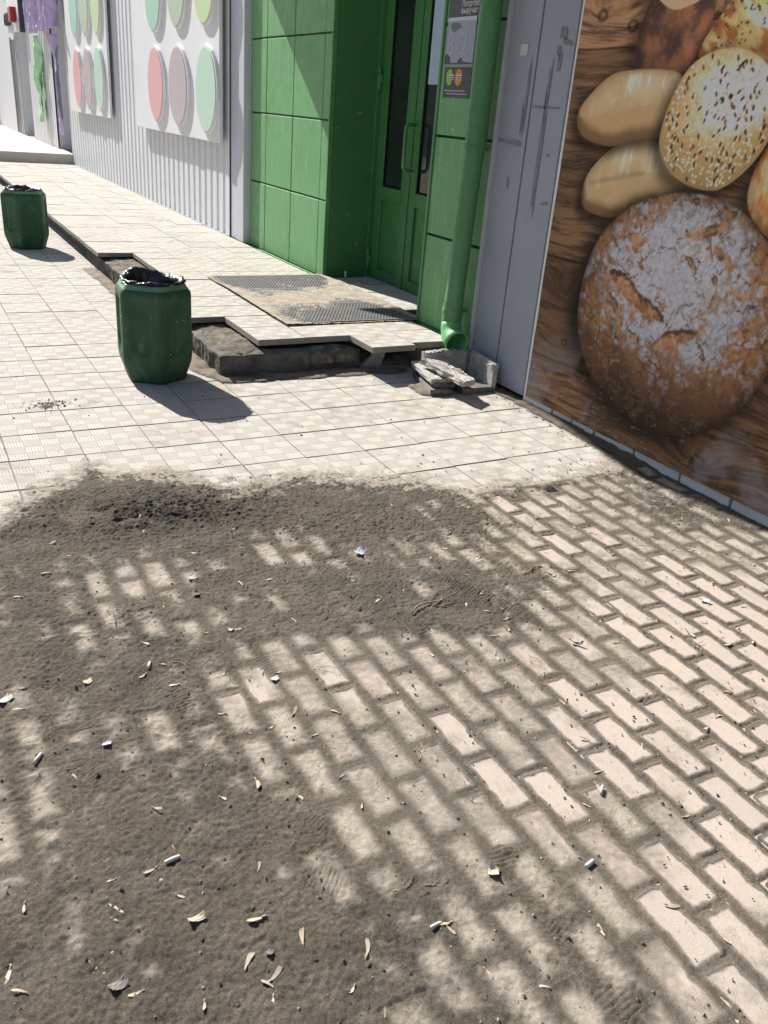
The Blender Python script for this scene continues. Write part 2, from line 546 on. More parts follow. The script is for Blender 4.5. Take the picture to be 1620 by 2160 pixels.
for i in range(-22, 20):
    for j in range(-13, 9):
        x = BX0 + (i + .5) * BPX
        y = BY0 - (j + .5) * BPY + (0.5 * BPY if i % 2 else 0)
        if y > 2.62 - .09 or y < -0.6 or x > 2.93 or x < -0.9: continue
        bl.append((x, y, i, j))
LEV = [(0.32,3.01,1.0),(0.61,2.91,1.15),(0.9,2.81,1.1),(1.21,2.7,1.0),(1.52,2.59,1.0),(1.85,2.48,0.95),(2.05,2.41,0.55),(2.21,2.36,0.55),(2.36,2.3,0.65),(2.64,2.21,0.95),(2.91,2.12,0.95),(0.28,2.74,1.0),(0.55,2.65,1.0),(0.82,2.55,1.0),(1.0,2.48,0.7),(1.11,2.44,0.75),(1.29,2.38,1.0),(1.45,2.32,0.85),(1.69,2.24,0.9),(1.96,2.14,0.55),(2.19,2.05,0.6),(2.41,1.98,0.7),(2.67,1.88,0.55),(0.25,2.52,1.0),(0.4,2.46,0.75),(0.52,2.41,0.55),(0.62,2.38,0.75),(0.82,2.3,1.0),(1.03,2.22,1.0),(1.26,2.14,1.0),(1.49,2.05,1.0),(1.72,1.96,0.95),(1.88,1.9,0.8),(2.08,1.83,0.55),(2.26,1.76,0.45),(2.48,1.68,0.5),(0.22,2.29,1.0),(0.33,2.25,0.85),(0.48,2.19,0.85),(0.64,2.13,0.75),(0.81,2.06,1.0),(1.01,1.98,1.0),(1.22,1.9,1.0),(1.43,1.82,0.95),(1.57,1.76,0.85),(1.72,1.71,0.7),(1.9,1.64,0.45),(2.09,1.56,0.35),(2.3,1.48,0.4),(0.19,2.1,1.0),(0.4,2.01,1.0),(0.61,1.92,0.95),(0.8,1.85,0.6),(0.92,1.8,0.55),(1.05,1.75,0.55),(1.18,1.7,0.65),(1.31,1.64,0.65),(1.44,1.59,0.5),(1.64,1.51,0.6),(1.85,1.42,0.35),(2.08,1.33,0.35),(0.16,1.93,1.0),(0.36,1.84,1.0),(0.5,1.78,0.9),(0.63,1.73,0.5),(0.77,1.68,0.6),(0.88,1.63,0.5),(1.03,1.57,0.45),(1.16,1.51,0.65),(1.33,1.44,0.65),(1.52,1.36,0.5),(1.71,1.28,0.5),(1.92,1.2,0.55),(0.11,1.75,0.85),(0.25,1.69,0.75),(0.37,1.64,0.8),(0.5,1.58,0.9),(0.62,1.53,0.75),(0.73,1.49,0.7),(0.83,1.44,0.7),(0.93,1.4,0.55),(1.04,1.35,0.5),(1.19,1.29,0.6),(1.33,1.23,0.45),(1.44,1.18,0.4),(1.62,1.11,0.5),(1.77,1.04,0.4),(0.09,1.62,0.8),(0.22,1.57,1.0),(0.35,1.51,0.9),(0.46,1.46,1.0),(0.57,1.41,0.8),(0.69,1.36,0.75),(0.78,1.32,0.5),(0.89,1.27,0.5),(1.02,1.22,0.45),(1.18,1.15,0.4),(1.32,1.09,0.5),(1.45,1.03,0.5),(1.63,0.95,0.35),(0.07,1.48,0.75),(0.17,1.43,0.8),(0.28,1.38,1.0),(0.42,1.32,1.0),(0.52,1.28,0.95),(0.6,1.24,0.95),(0.69,1.2,0.6),(0.79,1.16,0.6),(0.94,1.09,0.5),(1.09,1.03,0.6),(1.24,0.96,0.7),(1.36,0.9,0.6),(1.5,0.84,0.35),(0.05,1.36,0.8),(0.17,1.31,0.8),(0.3,1.25,1.0),(0.43,1.19,0.9),(0.58,1.12,0.8),(0.69,1.07,0.75),(0.78,1.03,0.75),(0.89,0.98,0.75),(1.01,0.93,0.7),(1.13,0.87,0.65),(1.25,0.82,0.6),(1.4,0.75,0.3),(0.07,1.24,0.95),(0.15,1.2,0.95),(0.31,1.13,1.0),(0.47,1.05,1.0),(0.64,0.97,0.85),(0.72,0.93,0.85),(0.81,0.9,0.75),(0.94,0.84,0.8),(1.05,0.78,0.7),(1.16,0.73,0.55),(1.29,0.67,0.55),(0.05,1.13,1.0),(0.28,1.03,1.0),(0.51,0.92,1.0),(0.63,0.86,0.85),(0.71,0.83,0.75),(0.81,0.78,0.75),(0.91,0.73,0.85),(1.01,0.69,0.75),(1.09,0.65,0.45),(1.21,0.59,0.55),(0.04,1.04,1.0),(0.25,0.94,1.0),(0.47,0.84,1.0),(0.62,0.77,0.85),(0.67,0.75,0.75),(0.76,0.7,0.9),(0.87,0.65,0.6),(0.94,0.61,0.95),(1.05,0.57,0.5),(1.15,0.52,0.6)]
PRN = [(1.455,2.063,1.581,1.789),(0.605,1.269,0.615,1.191),(0.374,1.905,0.434,1.847),(0.94,0.672,0.948,0.594),(0.926,0.822,0.926,0.77),(0.557,1.135,0.594,1.054),(0.459,1.847,0.482,1.71),(0.319,2.338,0.358,2.155),(1.135,2.253,1.168,2.138),(1.641,1.324,1.665,1.257),(1.034,1.396,0.999,1.296),(1.377,1.334,1.361,1.257),(1.441,1.183,1.437,1.126),(0.194,1.644,0.214,1.535),(1.229,1.896,1.23,1.782),(0.732,1.902,0.764,1.767),(2.223,2.259,2.243,2.141),(1.257,1.665,1.282,1.579),(0.955,1.024,0.946,0.959),(1.535,1.143,1.523,1.033)]
LEVa = np.array(LEV)
# coarse map of how much dirt lies on the pavers
_gx = np.arange(-0.7, 3.2, 0.04); _gy = np.arange(-0.7, 3.7, 0.04)
_GX, _GY = np.meshgrid(_gx, _gy, indexing='ij')
_w = 0; _s = 0
for (lx, ly, lv) in LEVa:
    ww = 1.0 / (((_GX - lx) ** 2 + (_GY - ly) ** 2) + 0.0006) ** 1.6
    _w = _w + ww; _s = _s + ww * lv
_LG = (_s / _w).astype(np.float32)
# outside the frame to the left everything is under dirt
def level(x, y):
    fx = np.clip((x - _gx[0]) / 0.04, 0, len(_gx) - 1.001); fy = np.clip((y - _gy[0]) / 0.04, 0, len(_gy) - 1.001)
    i = fx.astype(int); j = fy.astype(int); u = fx - i; v = fy - j
    return (_LG[i, j] * (1 - u) + _LG[i + 1, j] * u) * (1 - v) + (_LG[i, j + 1] * (1 - u) + _LG[i + 1, j + 1] * u) * v
YBX = [-1.0, 0.0, .177, .295, .472, .551, .637, .898, 1.008, 1.314, 1.563, 1.818, 1.90, 1.973, 2.339, 2.6, 2.78, 2.86, 2.90, 2.98]
YBY = [2.85, 2.9, 2.976, 3.149, 3.282, 3.413, 3.279, 3.169, 3.0, 3.007, 2.926, 2.85, 2.72, 2.65, 2.605, 2.60, 2.66, 2.80, 3.3, 3.9]

def dirt(x, y):
    """height, cover, pale tone and wetness of the dirt at ground points"""
    x = np.asarray(x, dtype=np.float64); y = np.asarray(y, dtype=np.float64)
    L = level(x, y) - 0.04 * sstep(1.5, 2.0, x)
    L = L + 0.055 * sstep(.62, .80, L) * (1 - .5 * sstep(1.3, 1.8, x))
    n1 = fbm(x, y, 5.0, 5, 3); n2 = fbm(x, y, 28.0, 4, 23); n3 = fbm(x, y, 90.0, 3, 43); n4 = fbm(x, y, 170.0, 2, 53)
    # ---- on the pavers
    fi = (x - BX0) / BPX; i = np.floor(fi); fx = fi - i
    jj = (BY0 - y) / BPY + np.where(np.mod(i, 2) > 0.5, 0.5, 0.0); j = np.floor(jj); fy = jj - j
    rb = np.mod(np.sin(i * 12.9898 + j * 78.233) * 43758.5453, 1.0)
    wob = (n2 - .5) * 0.016 + (n3 - .5) * 0.006
    dx = np.minimum(fx, 1 - fx) * BPX; dy = np.minimum(fy, 1 - fy) * BPY
    rc = 0.016
    ax = np.maximum(rc - dx, 0); ay = np.maximum(rc - dy, 0)
    d = np.where((ax > 0) & (ay > 0), rc - np.hypot(ax, ay), np.minimum(dx, dy)) + wob
    Lb = L + 0.16 * (rb - .5) + 0.34 * (n1 - .5) + 0.2 * (n2 - .5)
    w = 0.0138 + 0.006 * sstep(0.35, 0.95, Lb)
    edge = 1 - sstep(w * 0.35, w * (1.6 + 0.5 * sstep(.45, .8, Lb)), d)
    film = sstep(0.36, 0.86, Lb + 0.10 * (n3 - .5))
    full = sstep(0.76, 1.0, Lb + 0.16 * (n2 - .5))
    cov = np.maximum(np.maximum(edge, film * 0.92), full)
    tone = ((1 - edge) * (0.72 + 0.28 * n2) + edge * (0.07 - 0.06 * sstep(.55, .85, L))) * (1 - full)
    amp = 0.0003 + 0.0032 * sstep(.5, 1.05, L)
    rel = (n3 - .5) * amp * 1.9 + (n4 - .5) * amp * 1.1 + (n2 - .5) * amp * 1.0
    zb = BTOP + 0.0004 + 0.0045 * full + 0.0016 * film - 0.0035 * (1 - sstep(0.001, 0.006, d)) * (1 - sstep(.4, .6, Lb)) + rel
    # ---- on the tiles
    yb = np.interp(x, YBX, YBY)
    e = (yb - y) + (n2 - .5) * 0.22 + (n1 - .5) * 0.14 + (n3 - .5) * 0.09
    tc = 0.45 * sstep(-0.14, 0.0, e) + 0.55 * sstep(-0.03, 0.05, e)
    zt = 0.0012 + 0.004 * sstep(0.0, 0.2, e) + rel * (0.3 + 0.7 * tc)
    ton_t = 0.9 * (1 - sstep(-0.03, 0.1, e + (n3 - .5) * .05))
    cov_t = np.maximum(tc, 0.0)
    on = y > 2.62 + (n2 - .5) * 0.01
    zb = np.maximum(zb, BTOP + np.where((d > 0.004) | (Lb > .5), 0.0002, -0.004))
    zt = np.maximum(zt, 0.0008)
    zb = np.where(x >= 1.95, zb + (np.maximum(zt, zb) - zb) * sstep(2.555, 2.615, y + (n2 - .5) * .05), zb)
    zb = np.where(x < 1.95, zb + (np.maximum(zt, zb) - zb) * sstep(2.40, 2.62, y), zb)
    lift = 0.0
    z = np.where(on, zt, zb + lift * full)
    cov = np.where(on, cov_t, cov); tone = np.where(on, ton_t, tone)
    # ---- churned damp patch
    q = ((x - 0.70) / 0.42) ** 2 + ((y - 2.86 - 0.28 * (x - .70) * -0.35) / 0.17) ** 2
    wet = np.exp(-q * 0.9) * sstep(.35, .6, fbm(x, y, 9, 4, 63) + .12)
    band = np.exp(-(((y - 2.78 + 0.33 * (x - .6)) / 0.14) ** 2)) * sstep(0.1, .5, x) * (1 - sstep(1.9, 2.3, x)) * 0.35
    cl = np.maximum(wet, band)
    ridg = 1 - np.abs(2 * fbm(x, y, 34, 4, 73) - 1)
    z = z + cl * ((ridg - .62) * 0.021 + (n3 - .5) * 0.010)
    # ---- shoe prints
    for k, (x0, y0, x1, y1) in enumerate(PRN):
        ln = math.hypot(x1 - x0, y1 - y0); ux, uy = (x1 - x0) / ln, (y1 - y0) / ln
        cx, cy = (x0 + x1) / 2, (y0 + y1) / 2
        near = (np.abs(x - cx) < ln) & (np.abs(y - cy) < ln)
        if not near.any(): continue
        u = (x[near] - cx) * ux + (y[near] - cy) * uy; v = -(x[near] - cx) * uy + (y[near] - cy) * ux
        hw = 0.042 if ln > .2 else 0.036
        pin = 1 - sstep(0.82, 1.05, np.sqrt((u / (ln * .56)) ** 2 + (v / hw) ** 2))
        if k % 3 == 0: t = np.sin(u * 2 * math.pi / 0.0115 + np.sin(v * 90) * .8)
        elif k % 3 == 1: t = np.sin(u * 2 * math.pi / 0.0105 + np.abs(v) * 260)
        else: t = np.sin((u * .9 + v * .4) * 2 * math.pi / 0.0095)
        dep = pin * sstep(.45, .9, cov[near])
        z[near] += dep * (t * 0.0014 + 0.0004)
        tone[near] *= 1 - 0.35 * pin
    z = np.where(on, np.maximum(z, 0.0006), z)
    z = np.where((~on) & ((d > 0.004) | (Lb > .5)), np.maximum(z, BTOP + 0.0002), z)
    z = z + 0.0009 * (vnoise(x * 260, y * 260, 83) - .5) * cov
    return z, np.clip(cov, 0, 1), np.clip(tone, 0, 1), np.clip(np.maximum(wet * 1.2, band * 0.7), 0, 1)

def dirt_z(x, y):
    return float(dirt(np.array([x]), np.array([y]))[0][0])

# fine sheet where the camera stands, trimmed to what can be seen plus a margin
STEP = 0.0034
xs = np.arange(-0.34, 2.972, STEP); ys = np.arange(0.22, 3.62, STEP)
GX, GY = np.meshgrid(xs, ys)          # index j * nx + i
X = GX.ravel(); Y = GY.ravel()
def edge_side(ax, ay, bx, by):
    ln = math.hypot(bx - ax, by - ay)
    return ((bx - ax) * (Y - ay) - (by - ay) * (X - ax)) / ln
keep = (edge_side(-0.034, 1.051, 1.16, 0.484) > -0.22) & (edge_side(1.16, 0.484, 2.97, 2.0) > -0.22) & \
       (edge_side(0.33, 4.35, -0.034, 1.051) > -0.22) & (Y < np.interp(X, YBX, YBY) + 0.16)
idx = np.nonzero(keep)[0]
remap = -np.ones(len(X), dtype=np.int64); remap[idx] = np.arange(len(idx))
F = grid_faces(len(xs), len(ys))
F = remap[F]; F = F[(F >= 0).all(1)]
Xk = X[idx]; Yk = Y[idx]
Z, COV, TONE, WET = dirt(Xk, Yk)
F = F[(COV[F].max(1) > 0.012)]
used = np.unique(F); rm2 = -np.ones(len(Xk), dtype=np.int64); rm2[used] = np.arange(len(used))
me = quick_mesh('street_dirt', np.stack([Xk[used], Yk[used], Z[used]], 1), rm2[F])
fattr(me, 'cov', COV[used]); fattr(me, 'tone', TONE[used]); fattr(me, 'wet', WET[used])
tag(link('street_dirt', me, M['dirt']), 'grey brown trodden dirt and dust spread over the pavers', 'dirt', kind='stuff')
# coarser dirt beyond the frame
ST2 = 0.03
xs2 = np.arange(-2.2, 2.97, ST2); ys2 = np.arange(-1.5, 3.4, ST2)
A, B = np.meshgrid(xs2, ys2); X2 = A.ravel(); Y2 = B.ravel()
z2, c2, t2, w2 = dirt(X2, Y2)
F2 = grid_faces(len(xs2), len(ys2))
X, Y = X2, Y2
inn = (edge_side(-0.034, 1.051, 1.16, 0.484) > -0.19) & (edge_side(1.16, 0.484, 2.97, 2.0) > -0.19) & (edge_side(0.33, 4.35, -0.034, 1.051) > -0.19)
F2 = F2[(~inn[F2]).any(1) & (c2[F2].min(1) > .1)]
u2 = np.unique(F2); r2 = -np.ones(len(X2), dtype=np.int64); r2[u2] = np.arange(len(u2))
me = quick_mesh('outer_dirt', np.stack([X2, Y2, z2 - 0.0008], 1)[u2], r2[F2])
fattr(me, 'cov', np.ones(len(u2))); fattr(me, 'tone', t2[u2]); fattr(me, 'wet', w2[u2])
tag(link('outer_dirt', me, M['dirt']), 'dirt lying over the paving around the camera, outside the picture', 'dirt', kind='stuff')

# bricks: those that show most become parts
def showing(b):
    x, y = b[0], b[1]
    if not in_view(x, y, 0, 0.03): return -1
    c = dirt(np.array([x, x + .02, x - .02, x, x]), np.array([y, y, y, y + .05, y - .05]))
    full = float(((1 - c[1]) + 0.6 * c[2]).mean())
    return full / (x * x + y * y + 1.9)
sc = sorted([(showing(b), b) for b in bl], key=lambda t: -t[0])
rr = random.Random(5)
rest = MB()
for k, (s_, b) in enumerate(sc):
    if s_ > 0.0 and k < 298:
        o = link('brick', BM[rr.randrange(4)], None, brickbed)
        o.location = (b[0], b[1], BTOP + rr.uniform(-.0019, -.0008))
        o.rotation_euler = (rr.uniform(-.004, .004), rr.uniform(-.003, .003), rr.choice((0, math.pi)) + rr.uniform(-.008, .008))
    else:
        rest.box(b[0] - BPX / 2 + .003, b[0] + BPX / 2 - .003, b[1] - BPY / 2 + .003, b[1] + BPY / 2 - .003, BTOP - .017, BTOP - .0006)
o = rest.build('brick_remainder', M['brick'], brickbed); o['kind'] = 'stuff'

# ================================================================== STEP / PLATFORM
PZ = 0.18          # top of the entrance platform
WX = 2.97          # plane of the shop front
plat = thing('entrance_platform', 'crumbling tiled entrance step with missing edge tiles and exposed concrete', 'step', (1.5, 4.5, 0))
def rel(o, root):
    """child built in world coordinates: keep it there under its root"""
    o.parent = root
    o.matrix_parent_inverse = Matrix.Translation(-Vector(root.location))
    return o

def rough_block(name, x0, x1, y0, y1, z0, z1, mat, parent, step=0.02, amp=0.012, seed=5, dip=0.0, wavy=0.02):
    """a poured block: lumpy top grid with ragged side skirts"""
    nx = max(3, int((x1 - x0) / step)); ny = max(3, int((y1 - y0) / step))
    xs = np.linspace(x0, x1, nx); ys = np.linspace(y0, y1, ny)
    gx, gy = np.meshgrid(xs, ys)
    px = gx.copy(); py = gy.copy()
    edge = np.minimum(np.minimum(gx - x0, x1 - gx), np.minimum(gy - y0, y1 - gy))
    n = fbm(gx, gy, 14, 5, seed); n2 = fbm(gx, gy, 55, 3, seed + 3)
    z = z1 + (n - .5) * amp * 3.0 + (n2 - .5) * amp * 1.4 - dip * np.exp(-edge / 0.03)
    # ragged outline
    jx = (fbm(gx * 0, gy, 17, 5, seed + 9, .65) - .5) * wavy * 1.6; jy = (fbm(gx, gy * 0, 17, 5, seed + 17, .65) - .5) * wavy * 1.6
    fall = np.exp(-edge / 0.04)
    px = px + jx * fall; py = py + jy * fall
    V = [np.stack([px.ravel(), py.ravel(), z.ravel()], 1)]
    F = [grid_faces(nx, ny)]
    ring = np.concatenate([np.arange(nx), (np.arange(1, ny)) * nx + nx - 1, (ny - 1) * nx + np.arange(nx - 2, -1, -1), np.arange(ny - 2, 0, -1) * nx])
    P = V[0][ring]
    base = nx * ny; nr = len(ring); prev = ring
    for k, t in enumerate((0.08, 0.2, 0.35, 0.5, 0.65, 0.82, 1.0)):
        q = P.copy(); q[:, 2] = P[:, 2] * (1 - t) + z0 * t
        nn = (fbm(P[:, 0] + k * .02, P[:, 1] + k * .02, 42, 4, seed + 31, .65) - .5) * 0.028 * (1 - t * .4) * min(1, t * 6)
        cx, cy = (x0 + x1) / 2, (y0 + y1) / 2
        dd = np.stack([P[:, 0] - cx, P[:, 1] - cy], 1)
        ex = np.where(np.abs(dd[:, 0]) / (x1 - x0) > np.abs(dd[:, 1]) / (y1 - y0), np.sign(dd[:, 0]), 0); ey = np.where(ex == 0, np.sign(dd[:, 1]), 0)
        q[:, 0] += ex * nn; q[:, 1] += ey * nn
        V.append(q)
        cur = base + np.arange(nr); base += nr
        F.append(np.stack([prev, np.roll(prev, -1), np.roll(cur, -1), cur], 1)[:, ::-1])
        prev = cur
    me = quick_mesh(name, np.concatenate(V), np.concatenate(F), True)
    o = link(name, me, mat)
    if parent is not None: rel(o, parent)
    return o

rough_block('concrete_base', 1.49, 2.36, 4.475, 8.3, -0.02, 0.122, M['concrete_dark'], plat, 0.010, 0.006, 5, 0.008, 0.022)
rough_block('dirt_heap', 1.98, 2.34, 4.455, 4.64, 0.05, 0.133, M['earth'], plat, 0.012, 0.012, 15, 0.05, 0.05)
rough_block('dirt_heap', 1.53, 1.80, 4.50, 5.22, 0.05, 0.132, M['earth'], plat, 0.012, 0.008, 25, 0.018, 0.03)
rough_block('dirt_heap', 1.53, 1.80, 6.60, 7.66, 0.05, 0.132, M['earth'], plat, 0.02, 0.009, 35, 0.018, 0.03)
b = MB(); b.box(2.36, 3.6, 4.72, 8.3, -0.02, 0.138); rel(b.build('core_fill', M['concrete_dark']), plat)
b = MB(); b.box(1.55, 3.6, 8.3, 17.0, -0.02, 0.138); rel(b.build('core_fill', M['concrete']), plat)
b = MB(); b.box(2.70, 2.93, 4.36, 4.60, -0.01, 0.140, 0.006); rel(b.build('support_block', M['concrete_dark']), plat)
b = MB(); b.prism([(2.36, 0.0), (2.50, 0.0), (2.545, 0.135), (2.475, 0.14), (2.44, 0.07)], 1, 4.46, 4.485); rel(b.build('tile_shard', M['frag']), plat)
rough_block('dirt_heap', 2.37, 2.95, 4.47, 4.74, -0.01, 0.052, M['earth'], plat, 0.012, 0.016, 45, 0.03, 0.03)
# platform tiles
cells = []
for j in range(-1, 42):
    for i in range(-1, 6):
        x = 1.735 + (i + .5) * 0.2985; y = 4.845 + (j + .5) * TS
        if i == -1:
            if y < 5.17 or 6.60 < y < 7.62: continue
            x += 0.012
        if y < 4.845 and i in (2, 3): continue
        if x > 3.45: continue
        if x > WX - .05 and not (5.0 < y < 6.42): continue
        cells.append((x, y))
M['tile_col'] = m_tile('tile_mixed', (0.56, 0.54, 0.47), (0.47, 0.5, 0.52))
def plat_tiles():
    cs = sorted(cells, key=lambda c: c[0] ** 2 + c[1] ** 2)
    rr = random.Random(21)
    vis = [c for c in cs if in_view(c[0], c[1], PZ)]
    for c in vis[:280]:
        o = link('tile', TM[rr.random() < .5], None)
        o.location = (c[0], c[1], PZ + rr.uniform(-.002, .002))
        o.rotation_euler = (rr.uniform(-.005, .005), rr.uniform(-.005, .005), rr.choice((0, math.pi / 2)) + rr.uniform(-.005, .005))
        rel(o, plat)
    rest = [c for c in cs if c not in vis[:280]]
    mb = MB()
    for c in rest: mb.box(c[0] - .147, c[0] + .147, c[1] - .147, c[1] + .147, PZ - .032, PZ - .001 + rr.uniform(-.002, .002))
    o = rel(mb.build('tile_remainder', M['tile']), plat); o['kind'] = 'stuff'
    for (x, y, rz, rx) in ((2.475, 4.415, 0.03, 0.012), (2.772, 4.455, 0.0, -0.006), (2.475, 4.705, 0, 0), (2.772, 4.75, 0, 0)):
        o = link('tile', TM[0], None); o.location = (x, y, PZ + .001); o.rotation_euler = (rx, 0.004, rz); rel(o, plat)
plat_tiles()
b = MB(); b.box(1.76, 3.5, 4.86, 17.0, 0.139, 0.1495); rel(b.build('mortar_bed', M['bed']), plat)
# far step
b = MB(); b.box(-2.2, 3.0, 17.0, 36, -0.02, 0.34, 0.006); tag(b.build('far_step', plain('pale_slab', (0.5, 0.46, 0.4), 0.9, .2, .15, 3)), 'pale raised paving with a shaded riser across the far end', 'step')

# ================================================================== RUBBER MATS
def mat_mesh(name, W, D):
    """ring-cell rubber mat: hexagonal holes through a 12 mm sheet"""
    mb = MB()
    c = 0.0235; r_out = c / math.sqrt(3); r_in = r_out * 0.62; h = 0.011
    nx = int((W - .02) / c); ny = int((D - .02) / (c * .866))
    for j in range(ny):
        for i in range(nx):
            cx = -W / 2 + .014 + (i + (.5 if j % 2 else 0)) * c; cy = -D / 2 + .016 + j * c * .866
            if cx > W / 2 - .012: continue
            vs = []
            for rr_, z in ((r_out, 0.003), (r_out * .93, h), (r_in, h), (r_in, 0.0)):
                vs += [(cx + rr_ * math.cos(math.pi / 6 + k * math.pi / 3), cy + rr_ * math.sin(math.pi / 6 + k * math.pi / 3), z) for k in range(6)]
            fs = []
            for a in range(3):
                fs += [(a * 6 + k, a * 6 + (k + 1) % 6, a * 6 + 6 + (k + 1) % 6, a * 6 + 6 + k) for k in range(6)]
            mb.add(vs, fs)
    e = 0.012
    mb.box(-W / 2, W / 2, -D / 2, -D / 2 + e, 0, .0115); mb.box(-W / 2, W / 2, D / 2 - e, D / 2, 0, .0115)
    mb.box(-W / 2, -W / 2 + e, -D / 2 + e + .0005, D / 2 - e - .0005, 0, .0115); mb.box(W / 2 - e, W / 2, -D / 2 + e + .0005, D / 2 - e - .0005, 0, .0115)
    return mb.mesh(name)
mm = mat_mesh('honeycomb_mat', 0.90, 0.512)
for (y, lab) in ((5.108, 'dark honeycomb rubber mat nearest the broken step edge'), (5.624, 'middle honeycomb rubber mat almost buried in pale dust'), (6.140, 'far honeycomb rubber mat beside the green portal corner')):
    o = link('rubber_mat', mm, M['rubber'], None, (2.505, y, PZ + .0035)); o.rotation_euler = (0, 0, random.uniform(-.006, .006))
    tag(o, lab, 'mat', 'rubber mats before the door')
# dust in and over the mats
dx = np.arange(2.03, 3.02, 0.006); dy = np.arange(4.83, 6.44, 0.006)
a, b_ = np.meshgrid(dx, dy); ax = a.ravel(); by = b_.ravel()
cov = 0.55 + 0.9 * (fbm(ax, by, 4, 5, 91) - .5) + 0.25 * (fbm(ax, by, 40, 3, 95) - .5)
cov += 0.42 * np.exp(-((by - 5.62) / .33) ** 2) - 0.50 * np.exp(-(((by - 4.98) / .13) ** 2)) * sstep(2.12, 2.35, ax) - .42 * np.exp(-(((by - 6.28) / .12) ** 2)) + .25 * sstep(2.8, 2.95, ax) + .2 * (1 - sstep(2.05, 2.2, ax))
zz = PZ + 0.0082 + 0.0085 * sstep(0.30, 1.05, cov) + (fbm(ax, by, 80, 3, 97) - .5) * 0.0055 + (fbm(ax, by, 26, 3, 99) - .5) * 0.003
me = quick_mesh('mat_dust', np.stack([ax, by, zz], 1), grid_faces(len(dx), len(dy)))
m = Mat('mat_dust', .95, .1)
m.color(m.mix(m.ramp(m.noise(11, 6, .65), .35, .68), (0.27, 0.235, 0.185), (0.39, 0.34, 0.275))); m.bump(m.noise(160, 4, .7), .5, .004)
tag(link('mat_dust', me, m.m), 'pale dust filling the cells of the rubber mats', 'dust', kind='stuff')

# ================================================================== GREEN ENTRANCE
ent = thing('shop_entrance', 'green panel clad shop entrance with recessed double door and downpipe', 'entrance', (3.0, 5.6, 0))
def part(mb, name, mat, parent=ent, smooth=False):
    o = mb.build(name, M[mat] if isinstance(mat, str) else mat, None, smooth)
    root = parent
    if parent is ent: return rel(o, ent)
    o.parent = parent
    o.matrix_parent_inverse = Matrix.Identity(4)
    return o
PX = 3.0
zs = [0.165, 0.755, 1.335, 1.92, 2.50, 3.05]
ysx = [8.145, 7.745, 7.145, 6.56]
# backing (dark joints) then cladding panels
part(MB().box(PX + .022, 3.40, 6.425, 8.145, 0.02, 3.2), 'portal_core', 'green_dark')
for k in range(5):
    z0, z1 = zs[k] + .007, zs[k + 1] - .007
    for a in range(3):
        part(MB().box(PX + .001 * ((a + k) % 2), PX + .018, ysx[a + 1] + .006, ysx[a] - .006, z0, z1, .004), 'cladding_panel', 'green')
    part(MB().box(PX - .002, PX + .018, 6.436, ysx[3] - .006, z0, z1, .003), 'cladding_panel', 'green')
part(MB().box(PX - .004, PX + .018, 6.42, 8.145, 0.10, 0.162, .003), 'plinth_strip', 'green')
part(MB().box(PX - .006, PX + .03, 6.414, 6.432, 0.17, 3.1, .002), 'corner_trim', 'green_trim')
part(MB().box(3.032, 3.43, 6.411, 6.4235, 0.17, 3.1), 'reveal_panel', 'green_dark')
part(MB().tube([(3.18, 6.37, PZ), (3.18, 6.37, PZ + .045)], .009, 10), 'floor_peg', 'white_board')
# ---- door: two leaves
DX = 3.40
part(MB().box(DX + .07, DX + .12, 4.9, 6.42, .17, 3.1), 'door_backing', 'black')
part(MB().box(DX - .03, DX + .06, 6.385, 6.41, .17, 3.0, .003), 'door_frame', 'green_door')
part(MB().box(DX - .045, DX + .06, 5.02, 6.385, .165, .182, .003), 'threshold', 'steel')
def leaf(y0, y1, stile0, stile1, hinge):
    """y0 < y1; glass above z .9, pressed kick panel below"""
    d = MB()
    d.box(DX, DX + .045, y0, y0 + stile0, .19, 2.95, .004); d.box(DX, DX + .045, y1 - stile1, y1, .19, 2.95, .004)
    for z0, z1 in ((.19, .262), (.80, .895), (2.85, 2.95)):
        d.box(DX + .001, DX + .044, y0 + stile0 + .0005, y1 - stile1 - .0005, z0, z1)
    o = part(d, 'door', 'green_door')
    part(MB().box(DX + .020, DX + .03, y0 + stile0 + .001, y1 - stile1 - .001, .263, .799), 'kick_panel', 'green_door', o)
    part(MB().box(DX + .018, DX + .026, y0 + stile0 + .001, y1 - stile1 - .001, .896, 2.849), 'pane', 'glass', o)
    k = MB()
    for (p, q, r, s) in ((y0 + stile0, y0 + stile0 + .012, .896, 2.849), (y1 - stile1 - .012, y1 - stile1, .896, 2.849)):
        k.box(DX + .008, DX + .0185, p, q, r, s)
    k.box(DX + .008, DX + .0185, y0 + stile0 + .0125, y1 - stile1 - .0125, .896, .908)
    part(k, 'glazing_bead', 'black', o)
    if hinge:
        for z in (.32, 1.65):
            part(MB().tube([(DX - .018, y1 + .004, z - .075), (DX - .018, y1 + .004, z - .03)], .011, 12).tube([(DX - .018, y1 + .004, z + .03), (DX - .018, y1 + .004, z + .075)], .011, 12).box(DX - .034, DX - .003, y1 - .022, y1 + .016, z - .029, z + .029, .004), 'hinge', 'green_trim', o)
    return o
dl = leaf(5.845, 6.375, .115, .115, True)
dr = leaf(5.06, 5.838, .10, .10, False)
part(MB().box(DX - .008, DX + .002, 5.825, 5.90, .19, 2.95, .002), 'meeting_strip', 'green_door')
hx = DX - .085
pts = [(DX + .005, 5.80, 1.045), (hx + .02, 5.80, 1.045), (hx, 5.80, 1.065), (hx - .002, 5.80, 1.2), (hx, 5.80, 1.335), (hx + .02, 5.80, 1.355), (DX + .005, 5.80, 1.355)]
part(MB().tube(pts, .0135, 12), 'handle', 'green_trim', dr, True)
for z in (1.02, 1.33): part(MB().box(DX - .006, DX + .001, 5.775, 5.825, z, z + .05, .002), 'handle_plate', 'green_trim', dr)
